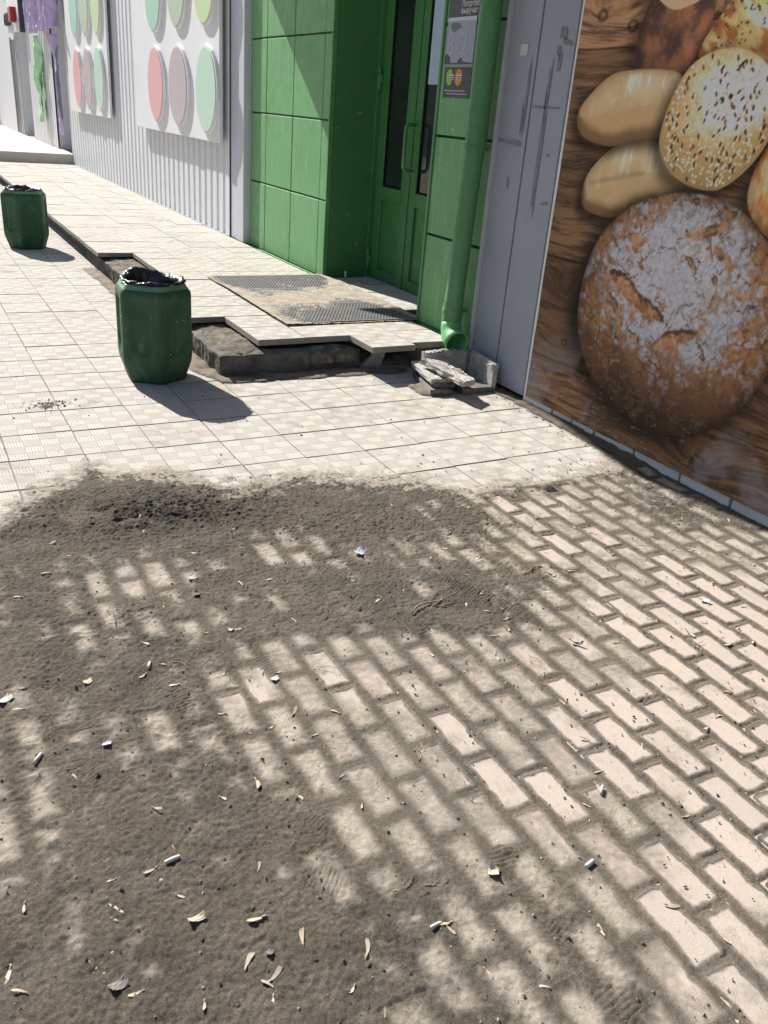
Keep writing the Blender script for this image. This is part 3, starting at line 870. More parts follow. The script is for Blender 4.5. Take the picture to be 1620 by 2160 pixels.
part(MB().box(DX + .0155, DX + .0175, 5.5, 5.72, 1.62, 2.3), 'window_film', flat('pale_blue_film', (0.42, 0.55, 0.68), .3), dr)
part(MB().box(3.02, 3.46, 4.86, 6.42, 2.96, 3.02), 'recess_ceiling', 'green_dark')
# ---- pilaster right of the door
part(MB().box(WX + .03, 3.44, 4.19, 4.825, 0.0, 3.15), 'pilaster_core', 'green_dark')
part(MB().box(WX - .01, WX + .05, 4.826, 4.848, 0.165, 3.15, .003), 'corner_trim', 'green_trim')
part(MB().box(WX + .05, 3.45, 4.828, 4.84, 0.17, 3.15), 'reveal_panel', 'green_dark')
zp = [0.175, 0.742, 1.315, 1.905, 2.5, 3.1]
for k in range(5):
    part(MB().box(WX - .002 + .001 * (k % 2), WX + .022, 4.385, 4.822, zp[k] + .007, zp[k + 1] - .007, .004), 'cladding_panel', 'green')
    part(MB().box(WX - .008, WX + .022, 4.205, 4.375, zp[k] + .012, zp[k + 1] - .004, .004), 'cladding_panel', 'green')
part(MB().box(WX + .001, WX + .022, 4.205, 4.82, .02, .176), 'plinth_strip', 'green')
part(MB().box(WX - .018, WX + .03, 4.185, 4.2, 0.02, 3.15, .002), 'edge_trim', 'steel')
# ---- downpipe with clips and outlet shoe
px_, py_ = 2.885, 4.262
part(MB().tube([(px_ - .008, py_ + .03, .40), (px_, py_, 1.31)], .056, 24, False).tube([(px_, py_, 1.29), (px_, py_ - .01, 3.2)], .060, 24, False), 'downpipe', 'pipe', ent, True)
py_ += .032; px_ -= .008
part(MB().tube([(px_, py_, .30), (px_, py_, .42)], .060, 24, False), 'downpipe_collar', 'pipe', ent, True)
for z in (.37, 1.28):
    if z > 1: px_ += .008; py_ -= .032
    c = MB()
    c.tube([(px_, py_, z - .012), (px_, py_, z + .012)], .0645, 24, True)
    c.box(px_ + .05, WX + .02, py_ - .012, py_ + .012, z - .012, z + .012)
    c.box(px_ - .012, px_ + .012, py_ + .06, py_ + .09, z - .014, z + .014); c.tube([(px_ - .02, py_ + .08, z), (px_ + .02, py_ + .08, z)], .006, 8)
    part(c, 'pipe_clip', 'pipe')
px_ -= .008; py_ += .032
elb = [(px_, py_, .31), (px_ - .003, py_ - .006, .275), (px_ - .008, py_ - .03, .238), (px_ - .016, py_ - .075, .212), (px_ - .022, py_ - .125, .198)]
s = MB(); s.tube(elb, [.0585, .062, .066, .070, .074], 24, False)
o = part(s, 'outlet_shoe', 'pipe_lit', ent, True)
sm = o.modifiers.new('wall', 'SOLIDIFY'); sm.thickness = .003
# ---- canopy overhead (above the picture): it shades the wall
cz = 2.9
cp = [(3.4, 8.56), (1.98, 8.56), (2.156, 8.23), (2.236, 7.95), (2.19, 6.95), (2.06, 6.22), (2.16, 5.57), (2.14, 4.0), (2.14, -4.0), (3.4, -4.0)]
part(MB().prism(cp, 2, cz, cz + .06), 'canopy', 'white_wall')
# upper storey wall so that the place is closed above the frame
part(MB().box(3.06, 3.40, 4.19, 8.14, 3.21, 4.6), 'upper_wall', 'white_wall')
part(MB().box(3.44, 3.5, 4.0, 8.2, 0.0, 4.6), 'inner_wall', 'black')

# ================================================================== NOTICES BY THE DOOR
def text_part(parent, txt, size, y, z, x, mat, ext=0.0006):
    c = bpy.data.curves.new('lettering', 'FONT'); c.body = txt; c.size = size; c.extrude = ext
    t = bpy.data.objects.new('tmp', c); COL.objects.link(t)
    dg = bpy.context.evaluated_depsgraph_get(); dg.update()
    me = bpy.data.meshes.new_from_object(t.evaluated_get(dg))
    bpy.data.objects.remove(t)
    me.materials.clear()
    o = link('lettering', me, mat)
    # text plane facing -x: text x -> -y, text y -> z, text z -> -x
    o.matrix_world = Matrix(((0, 0, -1, x), (-1, 0, 0, y), (0, 1, 0, z), (0, 0, 0, 1)))
    if parent is not None:
        o.parent = parent; o.matrix_parent_inverse = Matrix.Translation(-Vector(parent.location))
    return o
nx_ = WX - .004
white = flat('white_print', (0.72, 0.72, 0.74)); pale = flat('pale_grey_print', (0.40, 0.415, 0.48)); mid = flat('blue_grey_print', (0.33, 0.355, 0.44))
n1 = thing('notice_board', 'charcoal notice with white lettering and red dot above the opening hours sheet', 'notice', (nx_, 4.66, 1.95))
part2 = lambda mb, name, mat, root: rel(mb.build(name, mat), root)
part2(MB().box(nx_ - .001, WX - .0022, 4.50, 4.80, 1.94, 2.3), 'backing', M['charcoal'], n1)
text_part(n1, 'Потребо', .042, 4.665, 1.985, nx_ - .002, white); text_part(n1, 'выручае', .042, 4.668, 1.952, nx_ - .002, white)
def disc(y, z, ry, rz, x0, x1, n=28, y_clip=None):
    pol = []
    for k in range(n):
        yy = y + ry * math.cos(2 * math.pi * k / n); pol.append((max(yy, y_clip) if y_clip else yy, z + rz * math.sin(2 * math.pi * k / n)))
    return MB().prism(pol, 0, x0, x1)
part2(disc(4.60, 2.06, .038, .042, nx_ - .0022, nx_ - .0012), 'red_dot_rim', white, n1); part2(disc(4.60, 2.06, .03, .034, nx_ - .0032, nx_ - .0023), 'red_dot', flat('red_print', (0.36, 0.08, 0.09)), n1)
n2 = thing('opening_hours_sheet', 'faded peeling blue grey opening hours sheet with a big eight', 'notice', (nx_, 4.66, 1.72))
part2(MB().box(nx_ - .0005, WX - .0022, 4.50, 4.80, 1.70, 1.939), 'backing', M['charcoal'], n2)
part2(MB().prism([(4.795, 1.745), (4.795, 1.925), (4.50, 1.925), (4.50, 1.705), (4.60, 1.712), (4.62, 1.735), (4.65, 1.722), (4.66, 1.706), (4.735, 1.706), (4.74, 1.735), (4.77, 1.755)], 0, nx_ - .002, nx_ - .001), 'sheet', mid, n2)
part2(MB().box(nx_ - .003, nx_ - .0021, 4.50, 4.795, 1.917, 1.936), 'top_strip', flat('light_strip', (.55, .56, .6)), n2)
part2(MB().prism([(4.765, 1.895), (4.735, 1.911), (4.70, 1.908), (4.665, 1.905), (4.645, 1.885), (4.69, 1.872), (4.71, 1.862), (4.745, 1.872)], 0, nx_ - .0031, nx_ - .0022), 'torn_patch', flat('torn_grey', (.17, .165, .19)), n2)
text_part(n2, '8-2', .17, 4.785, 1.745, nx_ - .003, pale)
n3 = thing('loyalty_notice', 'small charcoal notice with a green and an orange disc', 'notice', (nx_, 4.66, 1.53))
part2(MB().box(nx_ - .001, WX - .0022, 4.50, 4.785, 1.525, 1.682), 'backing', M['charcoal'], n3)
part2(MB().box(nx_ - .0015, WX - .0023, 4.50, 4.79, 1.684, 1.699), 'top_strip', flat('grey_strip', (.3, .28, .29)), n3)
part2(disc(4.725, 1.632, .036, .042, nx_ - .0022, nx_ - .0012, y_clip=4.699), 'green_disc', flat('lime_print', (.28, .5, .1)), n3)
part2(disc(4.63, 1.632, .038, .044, nx_ - .0022, nx_ - .0012), 'orange_disc', flat('orange_print', (.62, .26, .07)), n3)
for yy in (4.705, 4.625):
    part2(MB().box(nx_ - .0032, nx_ - .0023, yy - .024, yy + .02, 1.618, 1.645), 'white_label', white, n3)
    for zz_ in (1.635, 1.624): part2(MB().box(nx_ - .0042, nx_ - .0033, yy - .02, yy + .015, zz_ - .003, zz_ + .003), 'print_line', M['charcoal'], n3)
for (z_, a_, b_) in ((1.562, 4.55, 4.77), (1.546, 4.53, 4.74)):
    part2(MB().box(nx_ - .0022, nx_ - .0012, a_, b_, z_ - .003, z_ + .003), 'print_line', flat('dim_white', (.4, .4, .42)), n3)
bun2 = [(3.532,1.453),(3.519,1.51),(3.452,1.572),(3.37,1.632),(3.301,1.661),(3.172,1.671),(3.017,1.671),(2.897,1.659),(2.834,1.545),(2.866,1.411),(3.053,1.395),(3.154,1.379),(3.248,1.349),(3.394,1.359),(3.486,1.387)]
bun3 = [(3.404,1.098),(3.41,1.191),(3.352,1.271),(3.249,1.351),(3.125,1.394),(2.978,1.407),(2.775,1.352),(2.61,1.267),(2.565,1.207),(2.793,1.167),(3.014,1.12),(3.146,1.047),(3.253,1.045),(3.37,1.06)]
ses = [(2.965,1.39),(2.96,1.477),(2.939,1.557),(2.9,1.645),(2.846,1.701),(2.769,1.734),(2.676,1.748),(2.599,1.74),(2.524,1.711),(2.448,1.659),(2.386,1.574),(2.382,1.492),(2.404,1.415),(2.443,1.348),(2.499,1.287),(2.579,1.231),(2.665,1.222),(2.754,1.233),(2.861,1.269),(2.932,1.331)]
roll = [(3.189,1.674),(3.212,1.739),(3.208,1.823),(3.172,1.913),(3.171,1.988),(2.975,2.011),(2.805,1.955),(2.796,1.885),(2.803,1.823),(2.825,1.765),(2.858,1.692),(2.883,1.661),(3.015,1.664)]
tan = [(3.144,1.949),(3.071,1.903),(3.008,1.886),(2.955,1.897),(2.878,1.915),(2.861,1.967),(3.05,2.025),(3.16,2.002)]
gold = [(2.84,1.701),(2.831,1.761),(2.795,1.818),(2.744,1.882),(2.696,1.947),(2.417,1.968),(2.323,1.684),(2.426,1.659),(2.524,1.711),(2.676,1.748),(2.768,1.732)]
pretz = [(2.429,1.189),(2.441,1.283),(2.418,1.364),(2.387,1.434),(2.308,1.473),(2.211,1.349),(2.151,1.085),(2.27,1.076),(2.358,1.121)]
loaf = [(3.277,0.51),(3.301,0.643),(3.289,0.794),(3.241,0.946),(3.151,1.048),(3.016,1.138),(2.854,1.193),(2.711,1.209),(2.562,1.201),(2.428,1.165),(2.327,1.104),(2.236,1.022),(2.153,0.894),(2.121,0.754),(2.124,0.633),(2.16,0.516),(2.228,0.39),(2.32,0.291),(2.443,0.212),(2.599,0.171),(2.78,0.175),(2.963,0.216),(3.107,0.29),(3.203,0.389)]
gash1 = [(3.139,0.814),(3.049,0.83),(2.96,0.805),(2.905,0.753),(2.791,0.729),(2.718,0.67),(2.751,0.656),(2.86,0.665),(2.96,0.7),(3.048,0.753)]
gash2 = [(2.753,0.565),(2.696,0.627),(2.596,0.658),(2.499,0.681),(2.514,0.645),(2.586,0.594),(2.706,0.535),(2.78,0.523)]
cr1 = [(2.724,0.965),(2.73,1.015),(2.694,1.039),(2.649,1.034)]
cr2 = [(2.661,1.044),(2.579,1.074),(2.498,1.098)]
cr3 = [(2.687,0.959),(2.648,0.946),(2.626,0.9),(2.59,0.868)]
cr4 = [(2.524,1.004),(2.461,0.978),(2.424,0.936),(2.413,0.877),(2.373,0.849),(2.301,0.863)]
cr5 = [(2.49,0.893),(2.474,0.84),(2.48,0.782),(2.53,0.726),(2.501,0.661),(2.465,0.571)]
cr6 = [(3.121,0.547),(3.075,0.423),(3.0,0.352)]
cr7 = [(2.953,0.601),(2.877,0.548),(2.839,0.522)]
cr8 = [(3.099,0.707),(3.045,0.667),(2.996,0.606),(2.987,0.535)]
cr9 = [(3.009,1.047),(2.957,1.067),(2.909,1.067)]
cr10 = [(3.035,0.997),(2.97,0.979),(2.915,0.988),(2.98,0.944)]
cr11 = [(2.358,1.042),(2.295,0.983),(2.247,0.922),(2.222,0.844)]
cr12 = [(2.595,1.18),(2.565,1.16),(2.477,1.153)]
cr13 = [(3.259,0.726),(3.211,0.632),(3.152,0.54),(3.122,0.471)]
cr14 = [(3.117,1.073),(2.997,1.14),(2.839,1.17),(2.676,1.176)]
cr15 = [(2.788,0.75),(2.738,0.706),(2.714,0.657)]
plank = [(3.594,0.809),(3.284,0.817),(3.538,1.755),(3.236,1.755)]
knots = [(3.354,0.409),(2.356,0.129),(3.18,-0.113),(3.458,1.888),(3.242,1.888),(3.266,1.83)]

# ================================================================== GREY BOARD WALL
gw = thing('board_wall', 'grey painted wall of upright boards carrying the bread banner', 'wall', (3.0, 3.0, 0))
seams = [4.19, 3.93, 3.642, 3.377, 3.214, 3.036, 2.747, 2.448, 2.156, 1.86, 1.565, 1.27, 0.97, 0.67, 0.37, 0.07, -0.23, -0.53, -0.83]
rr = random.Random(3)
rel(MB().box(WX + .045, WX + .09, -0.85, 4.19, -0.05, 4.6).build('wall_core', M['black']), gw)
for k in range(len(seams) - 1):
    z0 = -0.03 + rr.uniform(0, .008) + (.055 if k < 2 else 0); g_ = .0065
    x0 = WX + .006 + rr.uniform(-.002, .002)
    rel(MB().box(x0, WX + .04, seams[k + 1] + g_, seams[k] - g_, z0, 4.6, .004).build('board', M['grey'] if k < 2 else M['board_lit']), gw)
# old glue scars and a paper scrap on the boards
rng = random.Random(12)
def scar(y, z, w, h, skew=0.0):
    n = 7; pol = []
    for i in range(n): pol.append((y + w * (i / (n - 1) - .5), z + h / 2 + rng.uniform(-.3, .3) * h + skew * (i / (n - 1) - .5)))
    for i in reversed(range(n)): pol.append((y + w * (i / (n - 1) - .5), z - h / 2 + rng.uniform(-.3, .3) * h + skew * (i / (n - 1) - .5)))
    rel(MB().prism(pol, 0, WX + .0025, WX + .0034).build('glue_scar', M['grey_scar']), gw)
for a in ((4.07, 1.325, .20, .022, .01), (3.97, 1.55, .018, .26, 0), (3.80, 1.60, .022, .16, 0), (3.80, 1.27, .03, .42, 0), (3.74, 1.83, .05, .04, .01), (3.70, 1.79, .07, .02, .02),
          (3.76, 1.755, .03, .03, 0), (3.745, 1.70, .03, .06, 0), (3.80, 1.50, .22, .008, 0), (3.70, 1.05, .05, .012, -.01), (3.73, 1.28, .02, .012, 0), (3.99, 1.44, .012, .12, 0), (4.04, 1.12, .015, .05, 0)):
    scar(*a)
ps = MB(); ps.prism([(4.075, 1.735), (4.012, 1.738), (4.012, 1.79), (4.072, 1.788)], 0, WX + .0015, WX + .003)
tag(ps.build('paper_scrap', M['paper']), 'small white square paper stuck high on the grey board', 'paper scrap')

# ================================================================== BREAD BANNER (flat print, painted into the sheet)
def spaced(a, b, fa, fb, fine, coarse):
    v = list(np.arange(a, fa, coarse)) + list(np.arange(fa, fb, fine)) + list(np.arange(fb, b + 1e-6, coarse))
    return np.array(sorted(set(np.round(v, 5))))
by = np.arange(1.30, 3.5975, 0.0042); bz = np.arange(0.044, 2.16, 0.0042)
BYg, BZg = np.meshgrid(by, bz)              # [z, y]
U = -BYg; Vv = BZg                          # u grows to the viewer's right
def smooth_poly(p, it=2):
    for _ in range(it):
        q = []
        for i in range(len(p)):
            a, b = p[i], p[(i + 1) % len(p)]
            q += [(a[0] * .75 + b[0] * .25, a[1] * .75 + b[1] * .25), (a[0] * .25 + b[0] * .75, a[1] * .25 + b[1] * .75)]
        p = q
    return p
def seg_dist(y, z, a, b):
    ax, az = a; bx, bz_ = b
    dx, dz = bx - ax, bz_ - az
    t = np.clip(((y - ax) * dx + (z - az) * dz) / (dx * dx + dz * dz + 1e-12), 0, 1)
    return np.hypot(y - ax - t * dx, z - az - t * dz)
def sdf(poly, pad=0.1):
    """signed distance, positive inside, on the banner grid"""
    p = smooth_poly(poly)
    out = np.full(BYg.shape, -1.0)
    y0, y1 = min(q[0] for q in p) - pad, max(q[0] for q in p) + pad
    z0, z1 = min(q[1] for q in p) - pad, max(q[1] for q in p) + pad
    ii = np.nonzero((bz > z0) & (bz < z1))[0]; jj = np.nonzero((by > y0) & (by < y1))[0]
    if len(ii) == 0 or len(jj) == 0: return out
    sl = (slice(ii[0], ii[-1] + 1), slice(jj[0], jj[-1] + 1))
    y = BYg[sl]; z = BZg[sl]
    d = np.full(y.shape, 9.0); ins = np.zeros(y.shape, bool)
    for k in range(len(p)):
        a, b = p[k], p[(k + 1) % len(p)]
        d = np.minimum(d, seg_dist(y, z, a, b))
        c = ((a[1] > z) != (b[1] > z)) & (y < (b[0] - a[0]) * (z - a[1]) / (b[1] - a[1] + 1e-12) + a[0])
        ins ^= c
    out[sl] = np.where(ins, d, -d)
    return out
def col(c): return np.array(c, dtype=np.float32)
def lerp3(A, B, t): return A * (1 - t[..., None]) + B * t[..., None]
# The banner carries a printed photograph of bread: its own modelling and drop shadows are ink on the sheet.
# --- wooden boards
warp = (fbm(BYg, BZg, 2.2, 4, 201) - .5) * 0.22
swirl = np.zeros_like(BYg)
for (ky, kz, s) in ((3.354, .409, .10), (2.356, .129, .16), (3.40, .66, .18), (3.458, 1.888, .10), (3.25, 1.85, .1), (1.9, .5, .15)):
    swirl += s * np.exp(-(((BYg - ky) / .14) ** 2 + ((BZg - kz) / .08) ** 2))
grain = fbm(BYg * 0.10, BZg + warp * .35 + swirl * .55, 46, 5, 211, .6)
rings = 0.5 + 0.5 * np.sin((BZg + warp * .6 + swirl * .9 + 0.02 * fbm(BYg, BZg, 20, 3, 215)) * 330)
board_id = np.where(BZg > 1.755, 3, np.where(BZg > .81, 2, np.where(BZg > 0.30, 1, 0)))
tone = np.choose(board_id, [0.55, 0.36, 0.52, 1.15])
wood_l = col((0.40, 0.215, 0.105)); wood_d = col((0.035, 0.018, 0.010))
t = np.clip(0.18 + 0.72 * sstep(.3, .72, grain) + 0.22 * (rings - .5), 0, 1) * tone
t = t * (0.75 + 0.5 * fbm(BYg, BZg, 3.0, 4, 221))
# shadow of the pictured bread, printed as darker areas of the boards
sc_ = 1 - 0.62 * np.exp(-(((BYg - 3.2) / .3) ** 2 + ((BZg - .55) / .3) ** 2)) - 0.55 * np.exp(-(((BYg - 2.75) / .5) ** 2 + ((BZg - .16) / .10) ** 2))
sc_ -= 0.35 * np.exp(-(((BYg - 3.45) / .25) ** 2 + ((BZg - 1.22) / .14) ** 2))
t = np.clip(t * np.clip(sc_, .15, 1), 0, 1)
RGB = lerp3(np.broadcast_to(wood_d, BYg.shape + (3,)).copy(), np.broadcast_to(wood_l, BYg.shape + (3,)), t)
for zj in (1.755, .812, .30):
    g_ = np.exp(-((BZg - zj + (fbm(BYg, BZg * 0, 6, 3, 231) - .5) * .012) / .0045) ** 2)
    RGB *= (1 - 0.8 * g_)[..., None]
for (ky, kz, r0) in ((3.354, .409, .022), (2.356, .129, .035), (3.458, 1.888, .03), (3.25, 1.84, .03), (1.85, .45, .03)):
    dd = np.hypot((BYg - ky), (BZg - kz) * 1.3) / r0
    RGB *= (1 - 0.65 * np.exp(-((dd - .9) / .35) ** 2) - .25 * np.exp(-dd ** 2))[..., None]
def print_shadow(poly, oy, oz, soft, k):  # soft drop shadow of a pictured bread, printed on the sheet
    q = [(a + oy, b + oz) for a, b in poly]
    s = sdf(q, soft * 2.5)
    RGB[:] = RGB * (1 - k * sstep(-soft, soft * .35, s))[..., None]
def relief(s, R, p=0.5):
    h = np.clip(s / R, 0, 1); return R * np.sqrt(np.clip(1 - (1 - h) ** 2, 0, 1))
def modelling(h, lx, lz, lw=0.8):
    gz, gy = np.gradient(h, 0.0042); gx = -gy
    nrm = np.sqrt(gx ** 2 + gz ** 2 + 1)
    return np.clip((-gx * lx - gz * lz + lw) / nrm, 0, 1.3)
def blend(s, C, soft=0.004):
    a = sstep(-soft * .5, soft * .5, s)
    RGB[:] = lerp3(RGB, C, a)
full3 = lambda c: np.broadcast_to(col(c), BYg.shape + (3,)).astype(np.float32).copy()
# --- dark roll with a tan top
print_shadow(roll, .03, -.02, .06, .6)
s = sdf(roll); sh = modelling(relief(s, .16) * .9, .5, .35)
nz = fbm(BYg, BZg, 70, 4, 301); big = fbm(BYg, BZg, 8, 3, 305)
C = lerp3(full3((0.38, 0.15, 0.075)), full3((0.085, 0.045, 0.03)), sstep(.35, .75, big * .8 + nz * .35 + .25 * (BYg - 2.95)))
C = C * (0.55 + 0.6 * sh)[..., None] * (0.75 + .5 * nz)[..., None]
blend(s, C)
s = sdf(tan); blend(s, full3((0.6, 0.4, 0.23)) * (0.8 + 0.3 * fbm(BYg, BZg, 14, 4, 311))[..., None])
# --- golden seeded braid
print_shadow(gold, .02, -.02, .04, .6)
s = sdf(gold); st = fbm((BYg + BZg * .9) * .4, (BZg - BYg * .8), 22, 4, 321)
C = lerp3(full3((0.42, 0.16, 0.05)), full3((0.72, 0.5, 0.2)), sstep(.38, .66, st))
C = lerp3(C, full3((0.85, 0.8, 0.66)), sstep(.62, .78, fbm((BYg + BZg * .9) * .35, (BZg - BYg * .8), 12, 3, 325)) * .8)
blend(s, C * (0.6 + .5 * modelling(relief(s, .12), .4, .4))[..., None])
# --- glazed twist at the right edge
print_shadow(pretz, .03, -.01, .06, .7)
s = sdf(pretz); st = fbm((BYg * .9 + BZg * .4) * 1.0, (BZg * .35 - BYg), 16, 4, 331)
C = lerp3(full3((0.30, 0.075, 0.025)), full3((0.66, 0.30, 0.10)), sstep(.35, .62, st))
C = lerp3(C, full3((0.78, 0.58, 0.3)), sstep(.6, .72, st) * .8)
blend(s, C * (0.5 + .6 * modelling(relief(s, .1), .5, .4))[..., None])
# --- pale rolls
def bun(poly, light, mid_, dark, seed, R, tilt):
    print_shadow(poly, .025, -.03, .05, .75)
    s = sdf(poly); sh = modelling(relief(s, R), .15, .55, .75)
    n = fbm(BYg, BZg, 10, 5, seed); streak = fbm(BYg * 3.2, BZg * .8 + BYg * tilt, 10, 4, seed + 5)
    C = lerp3(full3(mid_), full3(light), sstep(.55, 1.0, sh * .9 + (n - .5) * .5))
    C = lerp3(C, full3(dark), sstep(.45, .05, sh + (n - .5) * .3))
    C = lerp3(C, full3((0.78, 0.74, 0.62)), sstep(.55, .75, streak) * sstep(.7, 1.0, sh) * .75)
    rim = np.exp(-(np.clip(s, 0, 1) / .02) ** 1.0) * .35
    blend(s, C * (1 - rim)[..., None])
bun(bun3, (0.60, 0.475, 0.29), (0.47, 0.315, 0.155), (0.19, 0.105, 0.045), 401, .15, .5)
dl_ = seg_dist(BYg, BZg, (3.36, 1.185), (3.02, 1.26)); RGB *= (1 - .25 * np.exp(-(dl_ / .012) ** 2) * (sdf(bun3) > 0))[..., None]
bun(bun2, (0.60, 0.47, 0.285), (0.48, 0.305, 0.145), (0.21, 0.115, 0.05), 411, .15, .1)
# --- seeded round bun
print_shadow(ses, .03, -.03, .06, .75)
s = sdf(ses); sh = modelling(relief(s, .26), .1, .5, .8)
n = fbm(BYg, BZg, 30, 5, 421); sp = fbm(BYg, BZg, 110, 3, 425)
C = lerp3(full3((0.60, 0.38, 0.16)), full3((0.74, 0.55, 0.30)), sstep(.4, .9, sh + (n - .5) * .4))
top = np.exp(-(((BYg - 2.60) / .21) ** 2 + ((BZg - 1.575) / .14) ** 2))
C = lerp3(C, full3((0.80, 0.79, 0.77)), np.clip(sstep(.28, .7, top + (n - .5) * .35), 0, 1) * .92)
C = lerp3(C, full3((0.62, 0.44, 0.2)), sstep(.60, .7, sp) * top * .75)
blend(s, C * (0.62 + .42 * sh)[..., None])
rg = random.Random(99)
ins = s > 0.012
def stamp(y, z, a, ry, rz, c, hi=None):
    ii = np.nonzero(np.abs(bz - z) < .03)[0]; jj = np.nonzero(np.abs(by - y) < .03)[0]
    if not len(ii) or not len(jj): return
    sl = (slice(ii[0], ii[-1] + 1), slice(jj[0], jj[-1] + 1))
    dy = BYg[sl] - y; dz = BZg[sl] - z
    p = (dy * math.cos(a) + dz * math.sin(a)) / ry; q = (-dy * math.sin(a) + dz * math.cos(a)) / rz
    m_ = sstep(1.25, .7, np.sqrt(p * p + q * q))[..., None]
    RGB[sl] = RGB[sl] * (1 - m_) + col(c) * m_
for k in range(1000):
    y, z = rg.uniform(2.39, 2.96), rg.uniform(1.24, 1.745)
    i = int((z - bz[0]) / .0042); j = int((y - by[0]) / .0042)
    if not ins[i, j]: continue
    if k % 6 < 1: stamp(y, z, rg.uniform(.8, 2.4), .0125, .0058, rg.choice(((.07, .03, .02), (.12, .05, .035), (.05, .025, .02), (.2, .09, .06))))
    else: stamp(y, z, rg.uniform(0, 3), .007, .0045, rg.choice(((.8, .7, .5), (.55, .38, .18), (.72, .58, .36))))
for k in range(150):
    y, z = rg.uniform(2.36, 2.78), rg.uniform(1.66, 1.96)
    i = int((z - bz[0]) / .0042); j = int((y - by[0]) / .0042)
    if 0 <= i < len(bz) and sdf is not None: stamp(y, z, rg.uniform(0, 3), .006, .004, (.05, .025, .015)) if (y + z * .6 > 3.62 and s[i, j] < -.005 and z > 1.70 + (2.75 - y) * .1) else None
# --- big floured loaf
print_shadow(loaf, .04, -.03, .10, .85)
s = sdf(loaf, .15); sh = modelling(relief(s, .46), .12, .50, .78)
n1_ = fbm(BYg, BZg, 9, 5, 501); n2_ = fbm(BYg, BZg, 60, 4, 511, .6); n3_ = fbm(BYg, BZg, 150, 2, 521); n4_ = fbm(BYg, BZg, 26, 4, 525, .6)
crust = lerp3(full3((0.40, 0.20, 0.095)), full3((0.15, 0.07, 0.036)), sstep(.32, .70, n1_ + .5 * (n2_ - .5)))
crust = lerp3(crust, full3((0.52, 0.33, 0.19)), sstep(.55, .72, n4_) * .5)
crust = crust * (0.55 + .9 * n2_)[..., None]
core_ = np.exp(-(((BYg - 2.70) / .56) ** 2 + ((BZg - .84) / .42) ** 2) * .9)
fl = sstep(.34, .86, core_ + (n1_ - .5) * .55 + (n4_ - .5) * .7 + (n2_ - .5) * .45)
fl = np.maximum(fl, .75 * sstep(.52, .68, n4_ + (n2_ - .5) * .4) * sstep(.18, .45, core_))
C = lerp3(crust, full3((0.50, 0.495, 0.525)) * (.62 + .6 * n2_)[..., None], fl * .9)
wy = BYg + (fbm(BYg, BZg, 11, 4, 531, .62) - .5) * .075; wz = BZg + (fbm(BYg, BZg, 11, 4, 541, .62) - .5) * .075
wy2 = BYg + (fbm(BYg, BZg, 38, 4, 533, .65) - .5) * .034; wz2 = BZg + (fbm(BYg, BZg, 38, 4, 543, .65) - .5) * .034
def cells_edge(sc, seed):
    rs = np.random.RandomState(seed); T1 = rs.rand(128, 128); T2 = rs.rand(128, 128)
    gx = (wy + wy2 - BYg) * sc; gz = (wz + wz2 - BZg) * sc * .8; ix = np.floor(gx).astype(int); iz = np.floor(gz).astype(int)
    d1 = np.full(gx.shape, 9.0); d2 = np.full(gx.shape, 9.0)
    for a in (-1, 0, 1):
        for b in (-1, 0, 1):
            px = ix + a + T1[(ix + a) & 127, (iz + b) & 127]; pz = iz + b + T2[(ix + a) & 127, (iz + b) & 127]
            d = np.hypot(gx - px, gz - pz); nd1 = np.minimum(d1, d); d2 = np.minimum(np.maximum(d1, d), d2); d1 = nd1
    return d2 - d1
ce = cells_edge(13, 7)
wcr = .03 + .20 * sstep(.42, .7, fbm(BYg, BZg, 12, 3, 555))
ck = sstep(wcr, wcr * .35, ce + (n2_ - .5) * .10) * sstep(.38, .54, fbm(BYg, BZg, 6, 3, 551) + .16 * sstep(.72, .3, BZg) + .16 * sstep(2.9, 3.2, BYg))
C = lerp3(C, full3((0.33, 0.155, 0.07)) * (.45 + n2_)[..., None], ck * .9)
C = lerp3(C, full3((0.09, 0.042, 0.024)), sstep(.05, .0, ce + (n2_ - .5) * .05) * sstep(.40, .58, fbm(BYg, BZg, 9, 3, 552)) * .85)
for li, line in enumerate((cr1, cr2, cr3, cr4, cr5, cr6, cr7, cr8, cr9, cr10, cr11, cr12, cr13, cr14, cr15)):
    dm = np.full(BYg.shape, 9.0)
    for a, b in zip(line[:-1], line[1:]): dm = np.minimum(dm, seg_dist(wy2 + (n2_ - .5) * .012, wz2 + (n2_ - .5) * .012, a, b))
    ww = .004 + .022 * sstep(.35, .68, fbm(BYg, BZg, 13, 3, 700 + li))
    C = lerp3(C, full3((0.44, 0.24, 0.12)) * (.55 + .9 * n2_)[..., None], sstep(ww, ww * .5, dm) * .9)
    C = lerp3(C, full3((0.085, 0.04, 0.022)), sstep(.55, .15, np.abs(dm - ww * .45) / ww) * sstep(.40, .6, n4_) * .8)
for gsh in (gash1, gash2):
    gs = sdf(gsh, .06) + (n2_ - .5) * .026 + (n4_ - .5) * .026
    C = lerp3(C, lerp3(full3((0.46, 0.25, 0.125)), full3((0.26, 0.12, 0.06)), sstep(.35, .65, n4_)) * (0.55 + .9 * n2_)[..., None], sstep(-.004, .008, gs))
    up = sdf([(a, b - .026) for a, b in gsh], .07) + (n2_ - .5) * .03
    C = lerp3(C, full3((0.07, 0.035, 0.02)), sstep(-.004, .006, gs) * sstep(.006, -.014, up) * .9)
lo = sstep(.62, .22, BZg + (n1_ - .5) * .2)
C = C * (1 - .66 * lo)[..., None] * .9
rimk = np.exp(-np.clip(s, 0, 1) / .03) * .45
blend(s, np.clip(C, 0, 1) * ((0.50 + .55 * sh) * (1 - rimk) * (0.9 + .2 * n3_))[..., None], .006)
